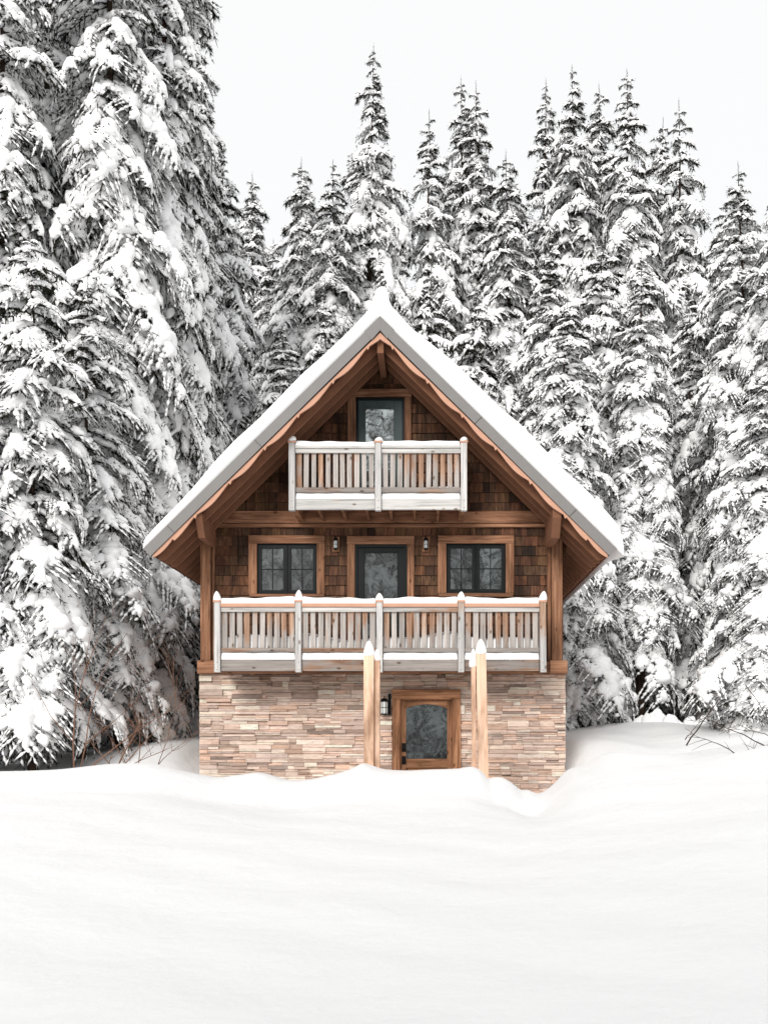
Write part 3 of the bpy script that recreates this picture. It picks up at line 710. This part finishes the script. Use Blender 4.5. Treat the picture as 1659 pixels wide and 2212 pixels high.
# joists under the balconies
for k in range(8):
    x = WX(636,YB) + (WX(998,YB)-WX(636,YB))*k/7
    t = MB(); w = .05 if k in (0,7) else .022; zt = zdeck2-.055
    t.prism_x([(YB+.055,WZ(1102,YB)-.0),(YB+.055,zt),(Y0-.062,zt),(Y0-.062,WZ(1128,Y0)),(Y0-.30,WZ(1124,Y0-.2)),][::1], x-w, x+w)
    t.build('joist', M['trimz'], b2, bevel=.003)
t = MB(); t.box(WX(466,YB)+.02, WX(1176,YB)-.02, YB+.07, YB+.20, WZ(1455,YB+.05), zdeck1-.055); t.build('rim_joist', M['trimx'], b1, bevel=.004)
for k in range(14):
    x = WX(480,YB) + (WX(1160,YB)-WX(480,YB))*k/13
    t = MB(); t.box(x-.02, x+.02, YB+.201, Y0-.131, WZ(1455,YB+.05)+.01, zdeck1-.055); t.build('joist', M['trimz'], b1)
# ------------------------------------------------------------------ free posts
def freepost(px0, px1, pytop, Y, dep, lean, label, caph, seed, flat=False):
    x0, x1 = WX(px0,Y), WX(px1,Y); zt = WZ(pytop,Y); zb = gz((x0+x1)/2, Y)-.9
    e = empty('timber_post', ((x0+x1)/2, Y+dep/2, zb), label, 'post', 'bare timber posts in front of the balcony')
    b_ = MB(); c = ((x0+x1)/2+lean/2, Y+dep/2, (zt+zb)/2)
    b_.obox(c, (1,0,0), (0,1,0), np.array((-lean/(zt-zb),0,1)), (x1-x0)/2, dep/2, (zt-zb)/2)
    b_.build('post', M['postw'], e, bevel=.008)
    w = (x1-x0)/2
    pr = capsnow((x0+x1)/2, Y+dep/2, zt-.002, max(w, dep/2)*1.02, caph, e, seed)
    return e
freepost(785.5, 807.5, 1417, YP, .14, 0.0, 'pale timber post left of the ground floor door, the front one of its pair', .25, 1)
freepost(808.5, 820.5, 1427, YP+.06, .12, 0.0, 'narrow pale timber post standing against the right side of the left post', .19, 2)
freepost(1028.5, 1050, 1413, YP, .14, .06, 'pale timber post right of the ground floor door, leaning slightly, with a pointed snow cap', .25, 3)
freepost(1018, 1027.5, 1441, YP+.06, .12, .02, 'narrow pale timber post standing against the left side of the leaning post', .30, 4)
# ------------------------------------------------------------------ conifers
def icos(sub):
    import bmesh
    bm = bmesh.new(); bmesh.ops.create_icosphere(bm, subdivisions=sub, radius=1.0)
    V = np.array([v.co[:] for v in bm.verts]); bm.verts.ensure_lookup_table(); Fc = np.array([[v.index for v in f.verts] for f in bm.faces]); bm.free()
    return V, Fc
I1, I2, I3 = icos(1), icos(2), icos(3)
I0 = (np.array([(1,0,0),(-1,0,0),(0,1,0),(0,-1,0),(0,0,1),(0,0,-1)],float), np.array([(0,2,4),(2,1,4),(1,3,4),(3,0,4),(2,0,5),(1,2,5),(3,1,5),(0,3,5)]))
def blob(P, ico, c, d, side, hl, hw, ht, seed, up=.0, lump=.14):
    V, Fc = ico; d = d/np.linalg.norm(d); side = side - d*np.dot(d, side); side /= np.linalg.norm(side); u = np.cross(d, side)
    if u[2] < 0: u = -u
    W = V.copy(); W[:,2] = np.where(W[:,2] < 0, W[:,2]*.35, W[:,2])
    k = 1 + lump*np.sin(V[:,0]*4.1+seed)*np.cos(V[:,1]*3.7+seed*1.7) + lump*.6*np.sin(V[:,0]*9+V[:,1]*7+seed*3)
    W = W*k[:,None]
    Q = c + W[:,0:1]*hl*d + W[:,1:2]*hw*side + W[:,2:3]*ht*u
    P.append((Q, Fc))
def merge(P):
    vs, fs, b = [], [], 0
    for V, Fc in P: vs.append(V); fs.append(Fc+b); b += len(V)
    return np.vstack(vs), np.vstack(fs)
def bough(L, r, hi=0, snowk=1.0, droop=None):
    """one snow laden bough growing along +x from the origin; returns snow (V,F) and needles (V,F)"""
    dr = r.uniform(.30,.55)+(.14 if L > 1.5 else 0) if droop is None else droop; n = 24
    def p(u): return np.array((L*(u-.10*u*u), L*.06*sin(u*3+ph)*sw, L*(.12*u - dr*u*u)))
    ph = r.uniform(0,6); sw = r.uniform(.2,1.0)
    def tan(u): 
        t = p(min(1,u+.02))-p(max(0,u-.02)); return t/np.linalg.norm(t)
    def w(u): return (L if L < 1.6 else 1.6+(L-1.6)*.55)*.34*(sin(pi*min(1.0, .14+.80*u))**.75)*(1.0 if u < .8 else 1-.6*(u-.8)/.2)
    snow, TV = [], []
    # needles as long narrow triangles
    def blade(b, d, ln, wd):
        d = d/np.linalg.norm(d); s = np.cross(d, (r.normal(), r.normal(), r.normal())); s /= np.linalg.norm(s)+1e-9
        TV.append((b - s*wd*.5, b + s*wd*.5, b + d*ln))
    def stick(a, b, wd):
        d = b-a; s = np.cross(d, (0,0,1)); s /= np.linalg.norm(s)+1e-9; u = np.array((0,0,1.))
        TV.append((a-s*wd*.5, a+s*wd*.5, b)); TV.append((a-u*wd*.5, a+u*wd*.5, b))
    for i in range(6): stick(p(i/6), p((i+1.1)/6), .035*(1-i/7)+.01)
    nb = int(L*8.5)+5
    for i in range(nb):
        u = .10 + .88*(i+r.uniform(0,.8))/nb; side = 1 if i % 2 else -1
        t = tan(u); y = np.array((0,1.,0))*side; a = radians(r.uniform(38,62)); d = t*cos(a)+y*sin(a)
        ln = w(u)*r.uniform(.75,1.25)/sin(a); b = p(u)
        sag = r.uniform(.25,.7)
        q = lambda s: b + d*ln*s + np.array((0,0,-ln*sag*s*s))
        stick(b, q(.6), .02); stick(q(.5), q(1), .015)
        ns = max(3, int(ln/.12))
        for k in range(ns):
            s = (k+r.random())/ns*1.02; bb = q(s); dirb = q(min(1,s+.1))-q(max(0,s-.1)); dirb /= np.linalg.norm(dirb)+1e-9
            lat = np.cross(dirb, (0,0,1)); lat /= np.linalg.norm(lat)+1e-9
            for sg in (-1, 1):
                dv = dirb*r.uniform(.5,1.0) + lat*sg*r.uniform(.4,1) + np.array((0,0,r.uniform(-.75,.12)))
                blade(bb, dv, r.uniform(.06,.125), r.uniform(.018,.034))
            if r.random() < .45: blade(bb, dirb*.5+np.array((r.normal()*.3, r.normal()*.3, -1.)), r.uniform(.08,.17), r.uniform(.02,.035))
        # snow lying on the branchlet in small lumps, needle tips coming through between them
        if ln > .06 and r.random() < .93*snowk:
            np_ = max(1, int(ln/.105))
            for k in range(np_):
                if r.random() > .93: continue
                s_ = (k+r.uniform(.2,.8))/np_*.97; dd = q(min(1,s_+.1))-q(max(0,s_-.1)); dd /= np.linalg.norm(dd)+1e-9
                taper = 1-.72*s_
                blob(snow, I0, q(s_)+np.array((0,0,.022)), dd, np.cross(dd,(0,0,1.)), r.uniform(.08,.16), r.uniform(.048,.094)*taper*(1.1 if hi else 1), r.uniform(.035,.07)*taper*(1.1 if hi else 1), r.uniform(0,9), lump=.22)
        for k in range(int(ln*7)+1):
            bb = q(r.uniform(.2,1.0)) + np.array((r.normal()*.03, r.normal()*.03, r.uniform(.02,.07)))
            blade(bb, d*r.uniform(.3,1)+np.array((r.normal()*.5, r.normal()*.5, r.uniform(-.5,.35))), r.uniform(.06,.12), r.uniform(.018,.032))
    # the pad along the spine, draped to both sides
    m = max(2, int(L*3.7))
    for i in range(m):
        u = .10 + .82*(i+r.uniform(.2,.8))/m
        if r.random() > .9*snowk: continue
        ww = w(u)*r.uniform(.20,.46 if hi else .42); tt = tan(u); c0 = p(u)
        blob(snow, I2, c0+np.array((0, r.normal()*.10*w(u), .04)), tt, np.array((0,1.,0)), L/m*r.uniform(.5,.85)+.03, ww, min(.24, .05+ww*r.uniform(.4,.7)), r.uniform(0,9), lump=.2)
        for sg in (-1, 1):
            if r.random() < .75:
                hw = w(u)*r.uniform(.12,.27); yo = w(u)*r.uniform(.3,.62)
                blob(snow, I2, c0+tt*yo*.5+np.array((0, sg*yo, .03-yo*.35)), tt*.8+np.array((0,sg*.6,-.15)), np.array((-.4,sg*1.,-.4)), hw*r.uniform(1.1,2.0), hw, min(.2, .04+hw*r.uniform(.4,.8)), r.uniform(0,9), lump=.22)
    # needle tips breaking through the pad
    for k in range(int(L*34)):
        u = r.uniform(.1,1); bb = p(u)+np.array((0, r.normal()*.38*w(u), r.uniform(.0,.10)))
        blade(bb, tan(u)*r.uniform(.2,1)+np.array((0, r.normal()*.7, r.uniform(-.7,.4))), r.uniform(.07,.14), r.uniform(.018,.034))
    # tip spray
    for k in range(int(10+L*6)):
        bb = p(r.uniform(.85,1)); blade(bb, tan(1)+np.array((r.normal()*.4, r.normal()*.5, r.normal()*.4-.1)), r.uniform(.07,.15), .03)
    TVa = np.array(TV).reshape(-1,3); TF = np.arange(len(TVa)).reshape(-1,3)
    return merge(snow) if snow else (np.zeros((0,3)), np.zeros((0,3),int)), (TVa, TF)
protos = {}
def get_protos(key, L, hi, n, snowk=1.0):
    if key not in protos: protos[key] = [bough(L, rng, hi, snowk) for _ in range(n)]
    return protos[key]
get_protos('s', .45, 0, 6, .8); get_protos('m', 1.0, 0, 7); get_protos('l', 1.8, 0, 7); get_protos('M', 1.1, 1, 6); get_protos('X', 1.9, 1, 7); get_protos('L', 2.7, 0, 6); get_protos('Z', 2.8, 1, 6)
def conifer(H, Rm, kk, seed, bare=.06, hi=0, tight=1.0, lopsided=0.0, tip=1.0):
    """returns (trunk mesh, foliage mesh, snow mesh), base at origin"""
    r = np.random.default_rng(seed); SP, FP = [], []
    z = H*bare; lev = 0
    while z < H-.12:
        d = H-z                                         # distance below the apex
        Rr = Rm*(1-math.exp(-d/kk)) + .10*math.exp(-d/3)
        Rr *= 1 - .25*max(0, (H*.16-z)/(H*.16))
        nb = int(np.clip(3.0+Rr*2.2, 3, 8))
        a0 = r.uniform(0, 6.28)
        for k in range(nb):
            if r.random() < .07: continue
            az = a0 + k*2*pi/nb + r.normal()*.22
            Lb = Rr*(r.uniform(.6,1.22) if r.random() > .1 else r.uniform(1.1,1.5))*(1+lopsided*cos(az)); Lb = max(.10, Lb)
            zz = z + r.normal()*.10*min(1, d)
            pitch = .28*math.exp(-d/1.6) - .54*(1-math.exp(-d/5)) + r.normal()*.15
            if Lb < .7: P = protos['s']; s = Lb/.45
            elif Lb < 1.45: P = protos['M' if hi else 'm']; s = Lb/(1.1 if hi else 1.0)
            elif Lb < 2.25: P = protos['X' if hi else 'l']; s = Lb/(1.9 if hi else 1.8)
            else: P = protos['Z' if hi else 'L']; s = Lb/(2.8 if hi else 2.7)
            (SV,SF),(TV,TF) = P[r.integers(len(P))]
            ca, sa, cp, sp = cos(az), sin(az), cos(-pitch), sin(-pitch)
            Ry = np.array(((cp,0,sp),(0,1,0),(-sp,0,cp))); Rz = np.array(((ca,-sa,0),(sa,ca,0),(0,0,1)))
            roll = r.normal()*.2; Rx = np.array(((1,0,0),(0,cos(roll),-sin(roll)),(0,sin(roll),cos(roll))))
            A = (Rz@Ry@Rx).T*s; flip = np.array((1,-1,1)) if r.random() < .5 else np.array((1,1,1))
            off = np.array((0,0,zz))
            if len(SV): SP.append(((SV*flip)@A+off, SF[:, ::-1] if flip[1] < 0 else SF))
            FP.append(((TV*flip)@A+off, TF))
        z += (.21 + .14*min(1, d/6) + r.uniform(0,.09)) * tight
        lev += 1
    # leader with small upward side shoots
    zt = H-.35*tip
    TV = []
    for k in range(26):
        b = np.array((0,0,zt+(k/26)*.9*tip-.35)); a = r.uniform(0,6.28); q = .13*(1-k/30)
        dv = np.array((cos(a), sin(a), r.uniform(.2,.9)))*q*r.uniform(.7,1.5); s = np.array((-sin(a),cos(a),0))*.009
        TV += [b-s, b+s, b+dv]
    for k in range(int(bare*H*5) if bare > .15 else 0):       # dead lower branches, drooping and bare
        zz = r.uniform(.04, 1)*bare*H*1.1; a = r.uniform(0,6.28); ln = r.uniform(.3,1.3); o_ = np.array((cos(a),sin(a),0)); pz = np.array((0,0,1.))
        p0 = pz*zz; p1 = p0+o_*ln*.5-pz*ln*.12; p2 = p0+o_*ln-pz*ln*.45; wv = pz*.022
        TV += [p0-wv, p0+wv, p1+wv*.5, p0-wv, p1+wv*.5, p1-wv*.5, p1-wv*.5, p1+wv*.5, p2]
        for _ in range(5):
            q_ = p1+(p2-p1)*r.random(); TV += [q_-wv*.35, q_+wv*.35, q_+np.array((r.normal()*.12, r.normal()*.12, -r.uniform(.02,.25)))]
    TV = np.array(TV); FP.append((TV, np.arange(len(TV)).reshape(-1,3)))
    FV, FF = merge(FP); SV, SF = merge(SP)
    t = MB(); n = 12; pts = []; rd = []
    for i in range(n+1):
        f = i/n; pts.append((.05*sin(f*5+seed), .05*cos(f*4+seed)-.05, -.6+(H+.6+.12)*f)); rd.append(max(.005, (.012+.0085*H)*(1-f)**.9))
    pts[-1] = (0,0,H+.10); pts[-2] = (0, 0, pts[-2][2])
    t.tube(pts, rd, 9)
    me = bpy.data.meshes.new('trunk'); me.from_pydata(t.v, [], t.f); me.polygons.foreach_set('use_smooth', [True]*len(t.f))
    me.materials.append(M['bark'])
    fm = np_mesh('foliage', FV, FF); fm.materials.append(M['needles'])
    sm = np_mesh('bough_snow', SV, SF, True); sm.materials.append(M['snowt'])
    return H, (me, fm, sm)
VAR = {
 'E': conifer(21, 3.0, 10, 31, tight=1.12, lopsided=.12), 'G': conifer(19, 3.3, 9.5, 32, tight=.9, lopsided=-.1),
 'A': conifer(22, 3.5, 10.5, 1), 'B': conifer(20, 3.1, 9, 2, tight=.95), 'C': conifer(22, 2.8, 12, 3, lopsided=.15), 'D': conifer(17, 3.1, 8, 4),
 'N': conifer(22, 2.6, 7.5, 5, hi=1, bare=.10, tight=1.05), 'P': conifer(15, 2.9, 6, 6, hi=1, bare=.04), 'V': conifer(20, 3.2, 9, 21, bare=.21, hi=1), 'U': conifer(12, 2.6, 5, 16, hi=1, bare=.19), 'Q': conifer(10, 2.0, 5, 7, bare=.02),
 'T': conifer(20, 2.5, 8, 8, bare=.19, hi=1),
}
TREES = [
 # apex px, apex py, depth, variant, rotation, label
 (808,110,33,'A',0,'tallest snowy conifer rising behind the roof peak, with a thin bare leader'),
 (652,348,35,'B',1,'slim dark snowy conifer between the left forest and the roof peak tree'),
 (719,348,31,'G',2,'white laden conifer directly left of the tallest one behind the roof peak'),
 (543,370,38,'B',3,'slender far conifer just right of the tall left forest'),
 (590,520,36,'D',4,'short snowy conifer low in the gap right of the left forest'),
 (927,235,34,'E',5,'narrow pointed conifer right of the tallest central one'),
 (996,165,36,'A',.5,'left one of the twin tall conifers right of the roof peak'),
 (1028,178,35.4,'E',2.4,'right one of the twin tall conifers right of the roof peak'),
 (1093,325,33,'B',.9,'lower pointed conifer right of the twin tall conifers'),
 (1178,180,36,'C',1.6,'thin sparse topped conifer at the left end of the tall right row'),
 (1237,135,34,'G',2.2,'tallest conifer of the right row, with a dark dense top'),
 (1295,178,36,'B',3.1,'shorter conifer between the two tallest of the right row'),
 (1356,144,32,'A',4.4,'broad conifer of the right row with two long side branches near its top'),
 (1433,254,35,'B',5.1,'small topped conifer close left of the last tall one in the right row'),
 (1463,225,33,'E',5.9,'last tall conifer at the right end of the right row'),
 (1598,345,26,'N',.4,'dark snowy conifer near the right edge with an isolated top'),
 (1570,433,27.5,'D',1.1,'smaller conifer top leaning into the left side of the right edge conifer'),
 (1690,330,24,'N',2.0,'large conifer cut off by the right edge of the picture'),
 (1187,503,28,'G',2.7,'full white laden conifer behind the right roof slope'),
 (1300,520,27.5,'P',3.3,'broad snow heaped conifer beyond the right end of the roof'),
 (1383,560,26,'V',.6,'dark trunked conifer standing over the dark gap right of the cabin'),
 (1490,640,29,'D',3.9,'conifer filling the gap left of the right edge conifer'),
 (822,596,28,'Q',1.9,'small snow topped conifer just behind the roof peak'),
 (932,560,28,'Q',.2,'small white conifer right behind the upper right roof slope'),
 (1030,600,27.5,'Q',4.0,'small heavily loaded conifer behind the middle of the right roof slope'),
 (700,640,28,'Q',2.9,'small snow heaped conifer behind the upper left roof slope'),
 (610,700,28,'D',5.5,'loaded conifer behind the middle of the left roof slope'),
 (368,-420,24,'T',1.3,'towering conifer nearest the cabin on the left with a visible brown trunk'),
 (422,-60,28,'C',.3,'tall conifer whose branches reach into the sky right of the left forest'),
 (232,-500,22,'N',2.1,'towering conifer in the middle of the left forest'),
 (110,-300,23,'N',3.2,'towering snowy conifer in the left forest, second from the left edge'),
 (15,-350,21,'N',4.1,'towering conifer cut off by the left edge of the picture'),
 (300,-60,26,'N',5.2,'conifer deep in the left forest between the two towering ones'),
 (175,-140,25,'T',.8,'shorter conifer deep in the left forest'),
 (60,-40,26,'C',6.1,'conifer standing behind the two at the left picture edge'),
 (420,150,30,'B',2.9,'conifer half hidden behind the brown trunked one left of the cabin'),
 (480,330,30,'D',1.5,'conifer behind the left forest edge above the lower left roof slope'),
 (70,500,18,'U',.7,'near conifer at lower left with huge rounded snow pads'),
 (190,600,20,'U',4.7,'near conifer right of the snow padded one at lower left'),
 (-80,640,17.5,'U',2.6,'near conifer at lower left, mostly beyond the picture edge'),
 (1225,640,24.5,'P',5.0,'broad conifer standing close behind the right corner of the cabin'),
 (1660,800,20.5,'P',1.0,'near conifer at lower right with heavy drooping snow pads'),
 (395,640,26.5,'D',3.6,'conifer behind the lower left roof slope and its brown trunked neighbour'),
]
for px, py in ((-150,200),(60,300),(420,300),(760,520),(860,500),(1080,560),(1140,520),(1250,420),(1400,460),(1520,560),(1640,560),(1760,400)):
    TREES.append((px, py, 43, 'B' if px % 3 else 'D', px*.01, None))
GRP = 'snow laden conifers around the cabin'
def plant(x, y, zb, H, var, rot, label, group=GRP, wide=1.0):
    Hv, meshes = VAR[var]; s = H/Hv
    e = empty('conifer_tree', (x, y, zb), label, 'conifer', group)
    rl = random.Random(int(x*977+y*131)); e.rotation_euler = (radians(rl.uniform(-1.3,1.3)), radians(rl.uniform(-1.6,1.6)), 0)
    e.location.x -= H*sin(e.rotation_euler[1]); e.location.y += H*sin(e.rotation_euler[0])*.5
    for nm, me in zip(('trunk','crown','bough_snow'), meshes):
        o = bpy.data.objects.new(nm, me); COL.objects.link(o); o.parent = e
        o.scale = (s*wide, s*wide, s); o.rotation_euler = (0, 0, rot)
    return e
for px, py, Y, var, rot, lab in TREES:
    x = WX(px, Y); z = gz(x, Y); H = WZ(py, Y) - z
    Hv = VAR[var][0]; s = H/Hv; wide = (1/s)**.45
    plant(x, Y, z-.05, H, var, rot, lab or 'conifer in the dim back row of the forest, filling a gap between nearer trees',
          GRP if lab else 'back row conifers filling gaps', wide)
# trees on the far side of the clearing, which the panes mirror
rb_ = random.Random(5)
for k in range(21):
    x = -17 + k*1.6 + rb_.uniform(-.6,.6); y = -rb_.uniform(17, 22)
    plant(x, y, gz(x, y)-.1, rb_.uniform(13, 18), rb_.choice('NPTP'), rb_.uniform(0,6), 'snowy conifer across the clearing, seen only as a reflection in the panes', 'conifers across the clearing')
for x, y, H in ((-4.7,-21,22),(-3.1,-18.5,20.5),(-1.9,-22,23.5)):
    plant(x, y, gz(x, y)-.1, H, 'N', x, 'snowy conifer across the clearing, seen only as a reflection in the panes', 'conifers across the clearing')
# ------------------------------------------------------------------ bare shrubs
def shrub(x, y, stems, label, mat, seed, cat='shrub', name='bare_shrub', base_dz=-.1):
    rr = random.Random(seed); z = gz(x, y)+base_dz
    mb = MB()
    def grow(p, d, ln, r_, depth):
        pts = [np.array(p)]; rd = [r_]; n = 5; dd = np.array(d, float); dd /= np.linalg.norm(dd)
        for i in range(n):
            dd = dd + np.array((rr.gauss(0,.10), rr.gauss(0,.10), rr.gauss(0.02,.08))); dd /= np.linalg.norm(dd)
            pts.append(pts[-1]+dd*ln/n); rd.append(max(.0025, r_*(1-.75*(i+1)/n)))
        mb.tube(pts, rd, 5)
        if depth > 0:
            for _ in range(rr.choice((2,3,4))):
                i = rr.randrange(1, n+1); side = np.array((rr.gauss(0,1), rr.gauss(0,.7), rr.uniform(-.1,.9))); side /= np.linalg.norm(side)
                grow(pts[i], dd*.7+side*.75, ln*rr.uniform(.35,.6), rd[i]*.75, depth-1)
    for (dx, d, ln, r_, dp) in stems: grow((x+dx, y, z), d, ln, r_, dp)
    o = mb.build(name, mat, None, smooth=True); 
    return tag(o, label, cat)
Ys = 15.95
shrub(WX(160,Ys), Ys, [(0,(-.08,0,1),2.7,.015,1),(.08,(.12,0,1),2.5,.013,1),(.1,(.8,0,.9),1.9,.015,2)], 'tall thin bare sapling with two stems in front of the lower left conifers', M['twig'], 3)
shrub(WX(250,Ys), Ys, [(0,(.35,0,1),1.1,.017,3),(.02,(-.55,0,.8),.9,.010,2),(.02,(.8,0,.75),1.2,.012,3),(0,(1,.1,.45),1.0,.010,2)], 'spreading reddish bare shrub rising from the snow left of the cabin', M['twig'], 8)
shrub(WX(330,16.4), 16.4, [(0,(.5,0,.9),1.1,.009,3),(-.2,(.1,0,1),1.3,.010,2),(-.1,(.8,0,.6),1.0,.009,2),(-.3,(-.5,0,1),1.1,.009,3)], 'thicket of reddish bare twigs beside the left corner of the cabin', M['twig'], 12)
Yt = 14.5
def arc_branch(p0, p1, bend, r_, n=10):
    p0 = np.array(p0); p1 = np.array(p1); return [p0+(p1-p0)*i/n+np.array((0,0,bend*sin(pi*i/n))) for i in range(n+1)], [max(.003, r_*(1-.8*i/n)) for i in range(n+1)]
def PT(px, py, Y): return np.array((WX(px,Y), Y, WZ(py,Y)))
def twigs(specs, name, label, seed):
    mb = MB(); rr = random.Random(seed)
    for (a, b, Ya, Yb_, bend, r_) in specs:
        pts, rd = arc_branch(PT(*a,Ya), PT(*b,Yb_), bend, r_); pts = [p+np.array((rr.gauss(0,.008),0,rr.gauss(0,.008))) for p in pts]; mb.tube(pts, rd, 5)
        for _ in range(5):
            i = rr.randrange(3,10); q = pts[i]; d = (pts[i]-pts[i-1]); d /= np.linalg.norm(d); d = d+np.array((rr.gauss(0,.5),rr.gauss(0,.3),rr.gauss(0,.5))); d /= np.linalg.norm(d)
            l = rr.uniform(.12,.35); mb.tube([q, q+d*l*.5+np.array((0,0,.01)), q+d*l],[.004,.003,.0015],4)
    o = mb.build(name, M['twigd'], None, smooth=True); return tag(o, label, 'branch', 'bare branches arching over the snow at the right edge')
twigs([((1700,1640),(1475,1555),14.2,15.0,.12,.012),((1690,1600),(1570,1575),14.6,15.0,.05,.008)], 'bare_branch', 'longest dark bare branch arching low over the snow from the right edge', 1)
twigs([((1480,1610),(1600,1450),14.8,15.3,.0,.012),((1478,1600),(1520,1540),14.9,14.9,-.03,.008)], 'bare_branch', 'dark bare branch standing up diagonally from the snow at right', 2)
twigs([((1610,1642),(1490,1585),14.2,14.6,.04,.010),((1608,1642),(1670,1600),14.2,14.3,-.03,.008)], 'bare_branch', 'dark bare branch lying lowest on the snow at right', 3)
twigs([((1610,1480),(1700,1625),14.8,14.6,.05,.007),((1500,1540),(1590,1575),14.8,14.8,-.03,.005)], 'bare_branch', 'thin dark twig slanting down to the right picture edge', 4)
# snow covered stumps / bushes under the right conifers
def mound(px, py_top, Y, r_, label, seed):
    # low irregular hump
    x = WX(px,Y); z = gz(x,Y)-.15; h = WZ(py_top,Y)-z; rr = np.random.default_rng(seed); P = []
    for k in range(9):
        f = 0 if k == 0 else 1
        blob(P, I3, np.array((x+f*rr.normal()*r_*.45, Y+rr.normal()*.15, z+.02)), np.array((0,0,1.)), np.array((1.,0,0)), h*(1 if k == 0 else rr.uniform(.45,.9)), r_*(.5 if k == 0 else rr.uniform(.3,.5)), r_*.6, rr.uniform(0,9), lump=.10)
    V_, F_ = merge(P); o = link('snow_mound', np_mesh('snow_mound', V_, F_, True), None, M['snowt'])
    tag(o, label, 'snow mound', 'snow covered bushes under the right conifers')
mound(1418, 1536, 23.5, .55, 'rounded snow covered bush at the foot of the dark gap right of the cabin', 1)
mound(1548, 1540, 23.5, .5, 'low wide snow covered bush under the right edge conifer', 2)
# ------------------------------------------------------------------ light and sky
SUN_EL, SUN_AZ = radians(29), radians(200)
w = bpy.data.worlds.new('World'); S.world = w; w.use_nodes = True; nt = w.node_tree
bg = nt.nodes['Background']; sky = nt.nodes.new('ShaderNodeTexSky'); sky.sky_type = 'NISHITA'; sky.sun_disc = False
sky.sun_elevation = SUN_EL; sky.sun_rotation = SUN_AZ
cloud = nt.nodes.new('ShaderNodeMix'); cloud.data_type = 'RGBA'; cloud.inputs[0].default_value = .95     # thick even cloud over the blue sky
nt.links.new(sky.outputs[0], cloud.inputs[6]); cloud.inputs[7].default_value = (5.78, 5.78, 5.75, 1)
nt.links.new(cloud.outputs[2], bg.inputs[0]); bg.inputs[1].default_value = .1
sd = bpy.data.lights.new('sun', 'SUN'); sd.energy = 1.5; sd.angle = radians(25); sd.color = (1,.97,.93)
so = bpy.data.objects.new('sun', sd); COL.objects.link(so)
from mathutils import Vector
dirv = Vector((sin(SUN_AZ)*cos(SUN_EL), cos(SUN_AZ)*cos(SUN_EL), sin(SUN_EL)))
so.rotation_euler = dirv.to_track_quat('Z', 'Y').to_euler()
# ------------------------------------------------------------------ camera
cd = bpy.data.cameras.new('camera'); co = bpy.data.objects.new('camera', cd); COL.objects.link(co)
co.location = (0,0,0); co.rotation_euler = (radians(90),0,0)
cd.sensor_fit = 'HORIZONTAL'; cd.sensor_width = 36; cd.lens = 36*F/1659
cd.shift_x = (829.5-CX)/1659; cd.shift_y = (CY-1106)/1659; cd.clip_end = 1500; cd.clip_start = .1
S.camera = co
S.view_settings.view_transform = 'Standard'; S.view_settings.look = 'None'; S.view_settings.exposure = .80; S.view_settings.gamma = 1
S.cycles.max_bounces = 9; S.cycles.diffuse_bounces = 8
